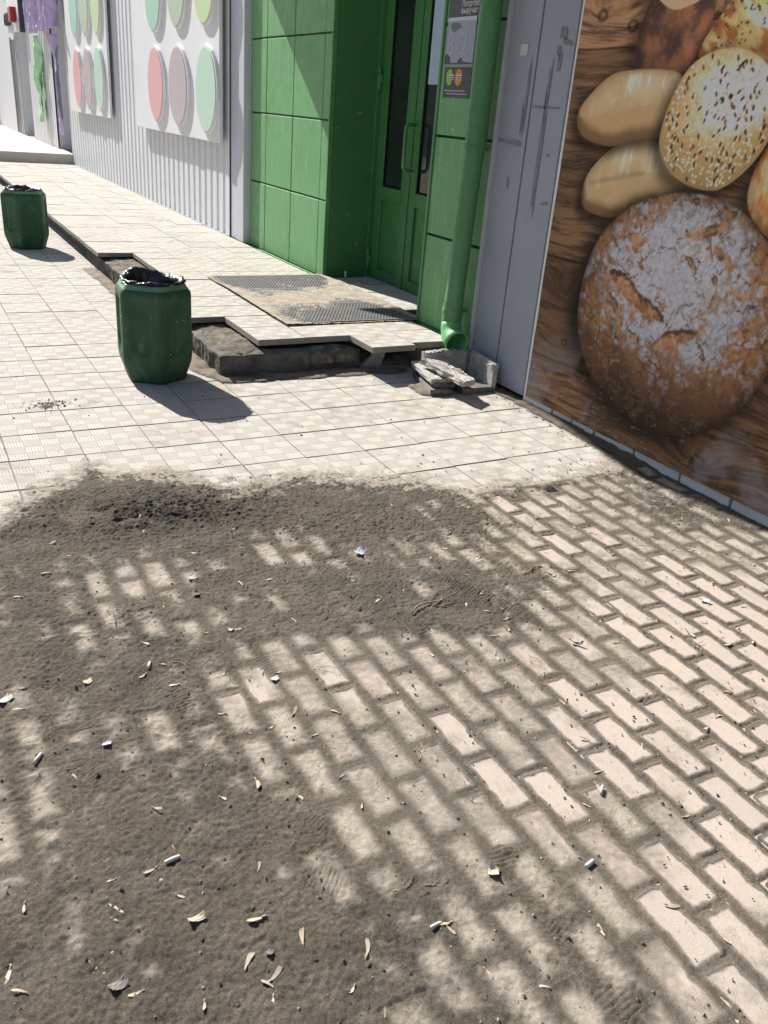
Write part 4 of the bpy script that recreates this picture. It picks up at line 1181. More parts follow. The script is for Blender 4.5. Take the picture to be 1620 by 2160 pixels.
# pale scuffs and bluish haze worn into the print near the ground
hz = sstep(.58, .75, fbm(BYg, BZg, 4.5, 5, 561)) * sstep(.55, .08, BZg) * .30
RGB[:] = lerp3(RGB, full3((0.30, 0.30, 0.33)), hz)
scf = sstep(.70, .76, fbm(BYg * .6, BZg * 1.6, 60, 3, 571)) * sstep(.5, .1, BZg) * .14
RGB[:] = lerp3(RGB, full3((0.45, 0.43, 0.41)), scf)
RGB = np.clip(RGB * 1.62, 0.003, 0.9)
sag = (fbm(BYg, BZg, 2.0, 3, 581) - .5) * 0.010
XB = WX - .012 + sag
V = np.stack([XB.ravel(), BYg.ravel(), BZg.ravel()], 1)
Fb = grid_faces(len(by), len(bz))
# back face and rim give the sheet its thickness
nV = len(V); Vb = V.copy(); Vb[:, 0] += .004
nx0, ny0 = len(by), len(bz)
ring = np.concatenate([np.arange(nx0), np.arange(1, ny0) * nx0 + nx0 - 1, (ny0 - 1) * nx0 + np.arange(nx0 - 2, -1, -1), np.arange(ny0 - 2, 0, -1) * nx0])
Vr = Vb[ring]
rimF = np.stack([ring, np.roll(ring, -1), nV + np.roll(np.arange(len(ring)), -1), nV + np.arange(len(ring))], 1)
me = quick_mesh('bread_banner', np.concatenate([V, Vr]), np.concatenate([Fb[:, ::-1], rimF]))
ca = me.color_attributes.new('print', 'FLOAT_COLOR', 'POINT')
cc = np.ones((len(V) + len(Vr), 4), np.float32); cc[:len(V), :3] = RGB.reshape(-1, 3); cc[len(V):, :3] = RGB.reshape(-1, 3)[ring] * .5
ca.data.foreach_set('color', cc.ravel())
m = Mat('printed_banner', .6, .18)
cl = m.attr('print', 'Color')
cl = m.mix(m.ramp(m.noise(220, 3), .4, .8, 0, .18), cl, (0.02, 0.015, 0.01))
m.color(cl); m.bump(m.noise(5, 3), .05, .02)
ban = tag(link('bread_banner', me, m.m), 'large printed banner of floured loaves and seeded buns on wooden boards', 'banner')
# plain upper and outer part of the same sheet, beyond the picture
ex = MB().box(WX - .011, WX - .006, -0.8, 1.299, .044, 2.85)
o = ex.build('banner_outer', plain('banner_wood_print', (0.22, 0.13, 0.08), .45, .3, .4, 3)); o.parent = ban; o['label'] = 'plain wooden part of the banner'
ex = MB().box(WX - .011, WX - .006, 1.30, 3.595, 2.161, 2.85)
o = ex.build('banner_outer', plain('banner_wood_print_top', (0.36, 0.22, 0.13), .45, .3, .4, 3)); o.parent = ban; o['label'] = 'plain wooden part of the banner'

# ================================================================== FAR FACADES
def profiled(name, y0, y1, x, z0, z1, mat, parent, pitch=0.2, d=0.03):
    """one profiled steel sheet with upright ribs"""
    mb = MB(); pr = [(y0, 0.0)]
    y = y0
    while y + pitch <= y1 + 1e-6:
        pr += [(y + pitch * .60, 0.0), (y + pitch * .70, d), (y + pitch * .90, d), (y + pitch * 1.0, 0.0)]
        y += pitch
    pr.append((y1, 0.0))
    vs = [(x + q, yy, z) for z in (z0, z1) for yy, q in pr]
    n = len(pr)
    mb.add(vs, [(i, i + 1, n + i + 1, n + i) for i in range(n - 1)])
    o = mb.build(name, M[mat]); sm = o.modifiers.new('gauge', 'SOLIDIFY'); sm.thickness = .002
    return rel(o, parent) if parent else o
fa = thing('profiled_wall', 'white ribbed steel wall beside the green entrance', 'wall', (2.95, 12.5, .15))
FX = 2.945
y = 8.56
while y < 17.0 - .01:
    y1 = min(y + 1.0, 17.0); profiled('profiled_sheet', y, y1, FX, .185, 4.6, 'white_sheet', fa); y = y1
rel(MB().box(FX + .05, 3.45, 8.145, 17.0, 0.02, 4.6).build('wall_core', M['white_wall']), fa)
for (a, b, dx_) in ((8.15, 8.335, 0.0), (8.345, 8.55, .014)):
    rel(MB().box(FX - .005 + dx_, FX + .05, a, b, .17, 4.6, .008).build('pillar_cover', M['pillar']), fa)
rel(MB().box(FX - .012, FX + .05, 8.56, 17.0, .15, .183).build('base_flashing', M['steel']), fa)
def oval(y, z, ry, rz, x0, x1): return disc(y, z, ry, rz, x0, x1, 36)
cols = {'teal': (0.34, 0.58, 0.46), 'lime': (0.50, 0.66, 0.36), 'rose': (0.70, 0.40, 0.40), 'mauve': (0.48, 0.42, 0.44), 'leaf': (0.48, 0.66, 0.53), 'olive': (0.42, 0.52, 0.4)}
cm = {k: flat('oval_' + k, v, .45) for k, v in cols.items()}
def advert(y0, y1, z0, z1, label, spots, group):
    root = thing('advert_board', label, 'advert board', (2.87, (y0 + y1) / 2, z0), group)
    rel(MB().box(2.868, 2.90, y0, y1, z0, z1, .006).build('board', M['white_board']), root)
    for yy in (y0 + .3, y1 - .3):
        rel(MB().box(2.9005, 2.944, yy - .03, yy + .03, z0 + .2, z0 + .28).build('bracket', M['steel']), root)
    for (y, z, ry, rz, c) in spots:
        w = rel(oval(y, z, ry * 1.12, rz * 1.05, 2.840, 2.8678).build('spot_rim', M['white_board']), root)
        s_ = oval(y, z, ry, rz, 2.834, 2.8398).build('colour_spot', cm[c]); s_.parent = w; s_.matrix_parent_inverse = Matrix.Identity(4)
advert(8.62, 11.9, 1.03, 3.3, 'white advert board with raised coloured ovals next to the green entrance',
       [(10.83, 1.52, .31, .37, 'rose'), (9.93, 1.51, .33, .37, 'mauve'), (8.96, 1.49, .31, .37, 'leaf'), (10.84, 2.44, .31, .38, 'teal'), (9.93, 2.45, .31, .38, 'olive'), (9.0, 2.44, .31, .38, 'lime')], 'advert boards on the ribbed wall')
advert(13.4, 16.4, 1.06, 3.3, 'farther white advert board with raised coloured ovals',
       [(15.5, 1.55, .3, .40, 'rose'), (14.7, 1.55, .3, .40, 'mauve'), (13.9, 1.55, .28, .40, 'leaf'), (15.5, 2.5, .3, .38, 'teal'), (14.7, 2.5, .3, .38, 'olive'), (13.9, 2.5, .28, .38, 'lime')], 'advert boards on the ribbed wall')
fb = thing('middle_building', 'white building with a deep doorway behind the purple cloth', 'building', (2.95, 19.5, .34))
rel(MB().box(3.45, 3.6, 17.0, 18.45, .0, 5).build('doorway_back', M['white_wall']), fb)
y = 18.45
while y < 21.45 - .01:
    profiled('profiled_sheet', y, y + 1.0, FX, .345, 5, 'white_sheet', fb, .2, .025); y += 1.0
rel(MB().box(2.98, 3.6, 18.45, 21.45, .34, 5).build('wall', M['white_wall']), fb)
rel(MB().box(3.46, 3.6, 21.45, 22.65, .34, 5).build('wall', M['white_wall']), fb)
fc = thing('far_building', 'far white building with a dark doorway under a lettered sign', 'building', (2.95, 25, .34))
rel(MB().box(2.95, 3.6, 22.65, 30, .34, 6, .01).build('wall', M['white_wall']), fc)
rel(MB().box(2.938, 2.949, 23.15, 23.95, .36, 2.3).build('door', plain('dark_grey_door', (.11, .11, .12), .4)), fc)
rel(MB().box(2.92, 2.947, 23.95, 24.03, .36, 2.36).box(2.92, 2.947, 23.07, 23.15, .36, 2.36).build('door_frame', M['steel']), fc)
rel(MB().box(2.2, 2.949, 25.75, 25.95, 4.35, 4.5, .01).build('roof_bracket', M['steel']), fc)
rel(MB().box(2.90, 2.95, 22.66, 22.74, .36, 5.5).build('drain_pipe', M['pillar']), fc)
sg = thing('lettered_sign', 'pale sign box with raised dark blue letters and a red block', 'sign', (2.85, 22.4, 2.45))
rel(MB().box(2.86, 2.94, 21.55, 23.5, 2.42, 3.2, .01).build('sign_box', M['white_board']), sg)
rel(MB().box(2.845, 2.95, 21.45, 21.54, 2.38, 3.3).build('side_frame', plain('dark_frame', (.05, .055, .07), .5)), sg)
navy = flat('navy_letter', (.06, .08, .14), .4)
text_part(sg, 'ент', .42, 23.45, 2.56, 2.82, navy, .04)
rel(MB().box(2.74, 2.859, 21.95, 22.35, 2.58, 2.86, .01).build('red_block', flat('red_letter', (.30, .03, .035), .4)), sg)
# purple and green cloth
def cloth(name, y0, y1, z0, z1, x, label, green_at, seed):
    ys = np.arange(y0, y1, .03); zs_ = np.arange(z0, z1, .03); a, b = np.meshgrid(ys, zs_)
    xx = x + (fbm(a * 2.2 + b * .8, b * .5, 2.4, 4, seed) - .5) * .22 + (fbm(a, b, 9, 3, seed + 3) - .5) * .05
    me = quick_mesh(name, np.stack([xx.ravel(), a.ravel(), b.ravel()], 1), grid_faces(len(ys), len(zs_)))
    gm = sstep(.47, .53, fbm(a, b, 1.1, 3, seed + 7) * .6 + .4 * sstep(green_at - .25, green_at + .25, b))
    fattr(me, 'cov', gm.ravel())
    m = Mat(name + '_print', .55, .3)
    m.color(m.mix(m.attr('cov'), (0.46, 0.38, 0.62), (0.40, 0.70, 0.42)))
    o = link(name, me, m.m); sm = o.modifiers.new('weave', 'SOLIDIFY'); sm.thickness = .004
    return tag(o, label, 'cloth')
cloth('hanging_cloth', 16.75, 20.0, 2.30, 3.6, 2.80, 'crumpled purple and green printed cloth hung over the doorway', 2.85, 601)
cloth('hanging_cloth', 19.35, 19.95, .75, 2.27, 2.86, 'narrow green printed strip hanging below the purple cloth', -1.0, 611)
cloth('hanging_cloth', 17.55, 17.95, .62, 2.27, 2.90, 'narrow purple printed strip hanging in the doorway', 5.0, 621)
# dark hedge closing the street end
mb = MB(); rg2 = random.Random(44)
for k in range(2600):
    c = Vector((rg2.uniform(-6, 3.6), 31.5 + rg2.gauss(0, .5), rg2.uniform(0.2, 3.4)))
    d1 = Vector((rg2.uniform(-1, 1), rg2.uniform(-1, 1), rg2.uniform(-1, 1))).normalized() * .14
    d2 = Vector((rg2.uniform(-1, 1), rg2.uniform(-1, 1), rg2.uniform(-1, 1))).normalized() * .09
    mb.add([c - d1, c + d2, c + d1, c - d2], [(0, 1, 2, 3)])
hd = thing('hedge', 'dark leafy hedge closing the far end of the pavement', 'hedge', (0, 31.5, .3))
o = mb.build('foliage', plain('hedge_leaf', (.05, .075, .03), .7)); o['kind'] = 'stuff'; rel(o, hd)
m_ = MB()
for k in range(9): m_.tube([(-5.5 + k * 1.1, 31.5, 0), (-5.4 + k * 1.1, 31.55, 1.6), (-5.2 + k * 1.1, 31.4, 2.6)], [.06, .04, .015], 7)
o = m_.build('stems', plain('bark', (.09, .065, .045), .9)); o['kind'] = 'stuff'; rel(o, hd)
# plain building across the street: only seen mirrored in the door glass
ob = thing('opposite_building', 'plain grey building across the street, mirrored in the door glass', 'building', (-14, 20, 0))
rel(MB().box(-20, -14, 2, 60, -.05, 7.5).build('wall', plain('grey_render', (.33, .34, .36), .8)), ob)
for k in range(12):
    for z in (1.2, 4.2):
        rel(MB().box(-14.02, -13.97, 4 + k * 4.4, 6 + k * 4.4, z, z + 1.7).build('window', M['glass']), ob)

# ================================================================== WASTE BINS
def bin_mesh(name, R=0.238, H=0.545, sides=6, per=20, r_inner=0.155):
    """six-sided concrete urn: rounded arrises, a sunken round-bottomed field on each side, tapered foot"""
    nseg = sides * per
    prof = [(0.0, .80), (.012, .825), (.04, .86), (.085, .935), (.11, .975), (.13, .99)]
    prof += [(.15 + k * .0118, 1.0) for k in range(29)]
    prof += [(.493, .995), (.505, .985), (.52, .93), (.532, .885), (.540, .868), (.545, .85)]
    V = []
    ap = R * math.cos(math.pi / sides)
    for (z, sc_) in prof:
        for k in range(nseg):
            s_ = k // per; u = (k % per + .5) / per * 2 - 1          # -1..1 along one side
            an = 2 * math.pi * (s_ + .5) / sides
            hw = R * math.sin(math.pi / sides)
            # rounded arris
            au = abs(u); cut = 0.0
            if au > .88: cut = ((au - .88) / .12) ** 2 * .012
            # sunken field: straight sides, round foot
            fw = hw * .66; t = u * hw
            zb, zt = .16 + .0, .475
            if z < zb + fw: dd = fw - math.hypot(t, zb + fw - z)
            elif z > zt - .05: dd = fw - math.hypot(t, max(0, z - (zt - .05)) * (fw / .05))
            else: dd = fw - abs(t)
            rec = max(0.0, min(1.0, dd / .016)); rec = rec * rec * (3 - 2 * rec) * .012
            rad = ap * sc_ - cut - rec * (1 if z < .49 else 0)
            nx_, ny_ = math.cos(an), math.sin(an)
            V.append((nx_ * rad - ny_ * t * sc_, ny_ * rad + nx_ * t * sc_, z))
    # lip and cavity (round)
    for (z, r_) in ((.546, r_inner + .02), (.538, r_inner), (.50, r_inner - .004), (.20, r_inner - .02)):
        for k in range(nseg):
            s_ = k // per; u = (k % per + .5) / per * 2 - 1
            an = 2 * math.pi * (s_ + .5) / sides + math.atan(u * math.tan(math.pi / sides))
            V.append((math.cos(an) * r_, math.sin(an) * r_, z))
    nr = len(prof) + 4
    F = []; mi = []
    for a in range(nr - 1):
        for k in range(nseg):
            k2 = (k + 1) % nseg
            F.append((a * nseg + k, a * nseg + k2, (a + 1) * nseg + k2, (a + 1) * nseg + k))
            mi.append(1 if a >= len(prof) - 4 else 0)
    F.append(tuple(reversed(range(nseg)))); mi.append(0)
    F.append(tuple((nr - 1) * nseg + k for k in range(nseg))); mi.append(0)
    me = bpy.data.meshes.new(name); me.from_pydata(V, [], F)
    me.polygons.foreach_set('material_index', mi); me.polygons.foreach_set('use_smooth', [True] * len(F)); me.update()
    me.materials.append(M['bin']); me.materials.append(M['rim'])
    return me
def bag_mesh(name, seed, flare):
    """crumpled liner folded over the rim"""
    rs = np.random.RandomState(seed); nt, npf = 96, 16
    V = []
    for j in range(npf):
        f_ = j / (npf - 1)
        for k in range(nt):
            th = 2 * math.pi * k / nt
            wr = float(fbm(np.array([math.cos(th) * 1.3]), np.array([math.sin(th) * 1.3 + f_ * 1.5]), 4.2, 4, seed)[0]) - .5
            w2 = float(fbm(np.array([math.cos(th) * 3]), np.array([math.sin(th) * 3 + f_ * 2]), 5.5, 3, seed + 9)[0]) - .5
            if f_ < .3: r_ = .192 - .02 * (f_ / .3) + wr * .03; z = .548 + .012 * math.sin(f_ / .3 * math.pi / 2) + wr * .022
            elif f_ < .55: g_ = (f_ - .3) / .25; r_ = .172 - .02 * g_; z = .560 - .012 * g_ + wr * .03
            else: g_ = (f_ - .55) / .45; r_ = .152 - .035 * g_; z = .548 - .24 * g_ + wr * .02
            bump_ = flare * max(0, math.cos(th - .35)) ** 6
            r_ += w2 * .028 * (1 - f_ * .5); z += w2 * .016 + bump_ * (1 - f_) * .9
            V.append((math.cos(th) * r_, math.sin(th) * r_, max(z, .549 if r_ > .16 else z)))
    F = [(j * nt + k, j * nt + (k + 1) % nt, (j + 1) * nt + (k + 1) % nt, (j + 1) * nt + k) for j in range(npf - 1) for k in range(nt)]
    F.append(tuple((npf - 1) * nt + k for k in range(nt)))
    me = bpy.data.meshes.new(name); me.from_pydata(V, [], F); me.polygons.foreach_set('use_smooth', [True] * len(F)); me.update()
    me.materials.append(M['bag'])
    return me
bmesh_ = bin_mesh('bin_body')
for (x, y, rz, lab, sd, fl) in ((1.15, 4.575, 1.50, 'dark green six-sided bin by the broken step corner', 31, .05), (1.085, 8.98, 1.2, 'dark green bin at the left edge, farther up the pavement', 47, .01)):
    t = thing('waste_bin', lab, 'bin', (x, y, 0.001), 'green concrete bins on the pavement'); t.rotation_euler = (0, 0, rz); t.scale = (.885, .885, .95)
    link('body', bmesh_, None, t)
    link('liner_bag', bag_mesh('liner', sd, fl), None, t)
    # grit drifted against the foot
# ================================================================== BROKEN TILES PILED BY THE DOWNPIPE
def fragment(name, poly, th, loc, rot, label, seed, mat='frag', bed_at=None):
    """a broken slab: ragged outline, chipped edge, rough core"""
    rr = random.Random(seed)
    out = []
    n = len(poly)
    for i in range(n):
        a, b, jag = poly[i], poly[(i + 1) % n], poly[i][2]
        m_ = 11 if jag else 6
        for k in range(m_):
            t_ = k / m_; q = Vector((a[0] + (b[0] - a[0]) * t_, a[1] + (b[1] - a[1]) * t_))
            if jag and k: q += Vector((rr.uniform(-1, 1), rr.uniform(-1, 1))) * .008
            out.append(q)
    mb = MB(); N = len(out); c = sum(out, Vector((0, 0))) / N
    vs = []; nl = 7
    for a in range(nl):
        z = th * a / (nl - 1)
        for k, q in enumerate(out):
            dq = Vector((rr.gauss(0, .0022), rr.gauss(0, .0022))) if 0 < a < nl - 1 else Vector((rr.gauss(0, .0012), rr.gauss(0, .0012)))
            p = c + (q - c) * (.985 if a in (0, nl - 1) else 1.0) + dq; vs.append((p.x, p.y, z + rr.gauss(0, .001)))
    fs = [(a * N + k, a * N + (k + 1) % N, (a + 1) * N + (k + 1) % N, (a + 1) * N + k) for a in range(nl - 1) for k in range(N)]
    for z, base, flip in ((0, 0, True), (th, (nl - 1) * N, False)):
        prev = [base + k for k in range(N)]
        for s_ in (.88, .7, .5, .25):
            cur = []
            for k, q in enumerate(out):
                p = c + (q - c) * s_; cur.append(len(vs)); vs.append((p.x + rr.gauss(0, .002), p.y + rr.gauss(0, .002), z + rr.gauss(0, .0026 if bed_at else .0009)))
            fs += [(prev[k], prev[(k + 1) % N], cur[(k + 1) % N], cur[k]) for k in range(N)]; prev = cur
        vs.append((c.x, c.y, z)); fs += [(prev[k], prev[(k + 1) % N], len(vs) - 1) for k in range(N)]
    mb.add(vs, fs)
    o = mb.build(name, M[mat]); o.location = loc; o.rotation_euler = rot
    return tag(o, label, 'broken tile', 'broken tiles piled by the downpipe')
fragment('tile_fragment', [(-.16, 0, 0), (.16, 0, 0), (.155, .15, 1), (.02, .16, 1), (-.15, .15, 0)], .05, (2.785, 4.20, 0.006), (math.radians(86), 0, math.radians(-2)), 'upright broken slab at the back of the tile pile', 1, 'frag', 1)
fragment('tile_fragment', [(-.14, 0, 0), (.14, 0, 0), (.14, .155, 0), (-.13, .165, 1)], .035, (2.935, 3.975, 0.006), (math.radians(88), 0, math.radians(-93)), 'broken slab leaning upright against the grey boards', 2, 'frag', 1)
fragment('tile_fragment', [(-.10, -.11, 0), (.10, -.11, 0), (.10, .14, 1), (-.10, .14, 1)], .032, (2.795, 3.93, 0.004), (0.0, 0.02, .06), 'flat broken slab under the leaning slab', 3, 'concrete')
fragment('tile_fragment', [(-.07, -.18, 0), (.06, -.18, 0), (.08, .19, 1), (-.06, .19, 0)], .03, (2.605, 4.02, 0.004), (0, 0, -.22), 'lowest flat piece at the left of the tile pile', 4, 'concrete')
fragment('tile_fragment', [(-.06, -.15, 0), (.06, -.15, 0), (.07, .16, 1), (-.06, .16, 0)], .026, (2.625, 4.02, 0.035), (.0, .02, -.17), 'second flat piece stacked at the left of the tile pile', 5, 'concrete')
fragment('tile_fragment', [(-.08, -.16, 0), (.075, -.15, 0), (.08, .16, 1), (-.08, .17, 0)], .028, (2.625, 4.04, 0.064), (.05, -.03, -.17), 'pale upper tile piece jutting left from the pile', 6)
fragment('tile_fragment', [(-.055, -.20, 0), (.05, -.17, 1), (.085, .0, 1), (.06, .17, 1), (-.06, .2, 1)], .032, (2.645, 3.915, 0.094), (.07, .10, .12), 'pale jagged chunk lying on top of the tile pile', 7, 'frag', 1)

# ================================================================== LITTER
def place(name, me, x, y, rz, mat, label, cat, group=None, lift=0.002, rx=0, ry=0, sc_=1.0, on=None):
    o = link(name, me, mat)
    z = (dirt_z(x, y) if y < 3.3 else 0.001) if on is None else on
    if y < 2.62 and on is None: z = max(z, BTOP + .0015)
    o.location = (x, y, z + lift); o.rotation_euler = (rx, ry, rz); o.scale = (sc_,) * 3
    return tag(o, label, cat, group)
def samara(name, seed):
    rr = random.Random(seed); n = 9; mb = MB(); L = .027
    up = []; lo = []
    cv = rr.uniform(-.25, .35)
    for k in range(n):
        t_ = k / (n - 1); x = t_ * L
        w = .0018 + .0074 * (t_ ** .7) * (1 - max(0, t_ - .72) ** 1.5 * 5.2)
        bend = cv * L * t_ * t_; zc = .0022 * math.sin(t_ * 2.6 + seed) * t_
        up.append((x, bend + w * .85, zc + .0022 * t_)); lo.append((x, bend - w * .25, zc + .0004))
    vs = up + lo + [(a[0], a[1], a[2] - .0004) for a in up] + [(a[0], a[1], a[2] - .0004) for a in lo]
    fs = []
    for k in range(n - 1):
        fs += [(k, k + 1, n + k + 1, n + k), (2 * n + k, 3 * n + k, 3 * n + k + 1, 2 * n + k + 1), (k, 2 * n + k, 2 * n + k + 1, k + 1), (n + k, n + k + 1, 3 * n + k + 1, 3 * n + k)]
    mb.add(vs, fs)
    mb.tube([(-.006, .0002, .0010), (-.002, .0008, .0014), (.004, .0006, .0012)], [.0006, .0022, .0009], 6)
    return mb.mesh(name, False)
SM = [samara('maple_key_%s' % c, k) for k, c in enumerate('abcd')]
m = Mat('dry_maple_key', .75, .3)
m.color(m.mix(m.rnd(), (0.47, 0.41, 0.31), (0.33, 0.26, 0.18)))
M['key'] = m.m
M['key_pale'] = plain('pale_maple_key', (0.70, 0.62, 0.46), .7)
for me in SM: me.materials.append(M['key'])
zones = {'wall': ('dry winged maple seed lying on the dirt strip near the banner', 'maple seeds near the banner wall'),
         'dark': ('dry winged maple seed lying on the dark dirt band before the tiles', 'maple seeds on the dark dirt'),
         'left': ('dry winged maple seed lying on the dirt at the lower left', 'maple seeds at the lower left'),
         'brick': ('dry winged maple seed lying among the pink pavers', 'maple seeds among the pavers')}
rg = random.Random(77)
def key(x, y, rz=None, sc_=None):
    z = 'wall' if x > 2.0 and y > 1.9 else ('dark' if y > 1.85 else ('left' if x < .62 else 'brick'))
    place('maple_seed', SM[rg.randrange(4)], x, y, rg.uniform(0, 6.28) if rz is None else rz, None, zones[z][0], 'seed', zones[z][1], .0006, rg.uniform(-.2, .2), rg.uniform(-.15, .1), rg.uniform(.55, 1.0) if sc_ is None else sc_)
for (x, y) in ((.181, 1.172), (.195, 1.185), (.367, .977), (.395, .933), (.432, 1.062), (.576, .906), (.479, .978), (-.007, 1.152), (.72, 1.60), (.55, 1.42)): key(x, y, None, 1.2)
n_ = 0
while n_ < 175:
    y = rg.uniform(.55, 2.75); x = rg.uniform(-.05, 2.9)
    if not in_view(x, y, 0, -.005): continue
    dens = .35 + .65 * math.exp(-((x - 1.75) / .6) ** 2 - ((y - 2.05) / .4) ** 2) + .3 * (x > 2.2)
    if rg.random() > dens: continue
    key(x, y); n_ += 1
# twigs
def twig(name, seed, L, fork):
    rr = random.Random(seed); mb = MB()
    p = [Vector((-L / 2, 0, 0))]
    for k in range(5): p.append(p[-1] + Vector((L / 5, rr.uniform(-.12, .12) * L, rr.uniform(-.03, .05) * L)))
    mb.tube(p, [.0019, .0018, .0016, .0014, .0012, .0006], 6)
    if fork:
        q = p[2]; mb.tube([q, q + Vector((.25 * L, .16 * L, .05 * L)), q + Vector((.4 * L, .2 * L, .03 * L))], [.0014, .001, .0005], 6)
    return mb.mesh(name, True)
M['twig'] = plain('dry_twig', (0.30, 0.225, 0.15), .85, .2, .35, 60)
TW = [twig('twig_%d' % k, k + 3, .075 + .02 * k, k % 2) for k in range(4)]
for me in TW: me.materials.append(M['twig'])
for k, (x, y, rz, s_) in enumerate(((1.79, 2.01, .5, 1.3), (1.82, 1.99, 1.9, 1.1), (1.80, 2.03, 2.6, .9), (1.343, 1.927, .25, 1.5), (1.38, 1.95, .75, 1.0))):
    place('twig', TW[k % 4], x, y, rz, None, 'forked dry twig in the tangle on the dark dirt' if k < 3 else 'long dry twig lying on the dark dirt left of the tangle', 'twig', 'twig tangle' if k < 3 else 'long twigs', .003, rg.uniform(-.1, .1), rg.uniform(-.1, .05), s_)
for (x, y, rz) in ((.882, 1.743, -.8), (.526, 1.9, -.9), (2.002, 1.432, .4), (.715, 1.018, .3), (.78, .994, -.2), (.89, 2.664, .2), (1.475, 1.564, -.9), (.418, 2.214, 1.2), (1.58, 2.3, -.6), (1.2, 2.25, .4), (2.3, 2.0, -.3), (.95, 1.35, 1.0), (.3, 1.55, .1), (2.1, 2.35, .2), (1.0, 2.0, .9), (1.65, 1.85, .1), (1.9, 1.8, -.5), (.25, 1.75, .0)):
    place('twig', TW[rg.randrange(4)], x, y, rz, None, 'short thin dry twig scattered on the ground', 'twig', 'scattered twigs', .002, 0, 0, rg.uniform(.35, .75))
# cigarette ends
cb = MB(); cb.tube([(-.014, 0, .004), (0, .0004, .0042), (.012, 0, .004), (.0135, 0, .004)], [.004, .0042, .0039, .0034], 10)
cbm = cb.mesh('cigarette_end', True)
M['butt'] = plain('smoked_filter', (0.52, 0.49, 0.43), .8, .2, .2, 90)
cbm.materials.append(M['butt'])
for (x, y, rz, lab, s_) in ((.438, 1.936, 1.2, 'cigarette end on the dirt left of the pink pavers', 1.0), (.116, 1.678, .9, 'cigarette end near the left edge of the picture', 1.15), (.314, 1.264, .1, 'white cigarette end on the dirt at the lower left', 1.15), (1.283, 1.059, .7, 'cigarette end on a pink paver at the right', 1.0), (.727, .908, .1, 'cigarette end on the dusty pavers at the bottom centre', .9)):
    place('cigarette_end', cbm, x, y, rz, None, lab, 'cigarette end', 'cigarette ends', .0005, 0, rg.uniform(-.1, .1), s_)
# scraps of paper, plastic and bark
def scrap(name, seed, L, W, curl):
    rr = random.Random(seed); n = 7; mb = MB(); vs = []
    for i in range(n):
        for j in range(n):
            u, v = i / (n - 1) * 2 - 1, j / (n - 1) * 2 - 1
            k = 1 - .22 * rr.random() * (abs(u) + abs(v)) / 2
            vs.append((u * L / 2 * k, v * W / 2 * k, curl * (u * u * .8 + v * u * .5) + rr.uniform(0, .08) * W + .002))
    fs = [(i * n + j, i * n + j + 1, (i + 1) * n + j + 1, (i + 1) * n + j) for i in range(n - 1) for j in range(n - 1)]
    mb.add(vs, fs)
    return mb.mesh(name, False)
def put_scrap(x, y, L, W, curl, mat, rz, name, lab, cat, seed, rx=0):
    L *= .68; W *= .68; curl *= .6
    o = place(name, scrap(name, seed, L, W, curl), x, y, rz, M[mat], lab, cat, None, .001, rx)
    sm = o.modifiers.new('gauge', 'SOLIDIFY'); sm.thickness = .0008
M['plastic'] = plain('white_plastic', (0.5, 0.51, 0.52), .3, .5, .05, 20)
M['blackp'] = plain('black_plastic', (0.02, 0.02, 0.022), .35, .5)
M['bark'] = plain('pale_bark', (0.52, 0.45, 0.33), .9, .2, .3, 60)
M['greyp'] = plain('grey_scrap', (0.2, 0.185, 0.16), .9, .2, .3, 50)
put_scrap(1.281, 2.326, .085, .05, .012, 'plastic', .6, 'plastic_scrap', 'crumpled clear white plastic scrap on the dark dirt', 'plastic scrap', 1, .3)
put_scrap(.732, 1.757, .034, .026, .006, 'paper', .3, 'paper_scrap', 'white angular paper chip beside a pink paver', 'paper scrap', 2)
put_scrap(.902, .965, .040, .036, .012, 'bark', .9, 'bark_chip', 'curled cream bark chip on the dusty pavers at the bottom', 'bark chip', 3)
put_scrap(2.233, 1.615, .05, .022, .010, 'plastic', 2.2, 'plastic_scrap', 'shiny white plastic piece on a pink paver at the right', 'plastic scrap', 4)
put_scrap(.074, 1.932, .06, .03, .008, 'paper', .5, 'paper_scrap', 'white torn paper at the left edge of the picture', 'paper scrap', 5)
put_scrap(.683, 2.355, .045, .03, .010, 'bark', .1, 'bark_chip', 'pale bark chip on the light pavers at the left', 'bark chip', 6)
put_scrap(.666, 2.25, .04, .026, .010, 'greyp', 1.1, 'bark_chip', 'grey bark chip below the light pavers at the left', 'bark chip', 7)
put_scrap(.696, 2.022, .03, .018, .008, 'bark', 2.1, 'bark_chip', 'small pale bark chip in the middle of the dark dirt', 'bark chip', 8)
put_scrap(.274, 1.924, .035, .028, .006, 'bark', .2, 'bark_chip', 'tan bark chip lying left of the shoe print', 'bark chip', 9)
put_scrap(.268, 1.666, .03, .03, .008, 'paper', 1.2, 'paper_scrap', 'pale folded paper on the dirt right of a cigarette end', 'paper scrap', 10)
put_scrap(.155, 1.036, .05, .03, .012, 'greyp', .2, 'dirt_flake', 'grey dirt flake at the bottom left', 'dirt flake', 11)
put_scrap(.316, 1.109, .05, .02, .012, 'bark', 0.0, 'dry_leaf', 'curled brown dry leaf near the bottom left', 'dry leaf', 12)
put_scrap(.415, .985, .024, .018, .006, 'greyp', .4, 'dirt_flake', 'small grey flake near the bottom centre', 'dirt flake', 15)
put_scrap(1.639, 1.578, .065, .014, .016, 'blackp', -.9, 'plastic_strip', 'curled black plastic strip on a pink paver', 'plastic strip', 13)
ca_ = MB(); ca_.tube([(-.012, 0, .003), (.012, 0, .003)], [.0052, .0052], 12)
place('bottle_cap', ca_.mesh('cap', True), 1.108, .899, .2, M['plastic'], 'small white plastic plug on the pavers at the lower right', 'plug', None, .001)
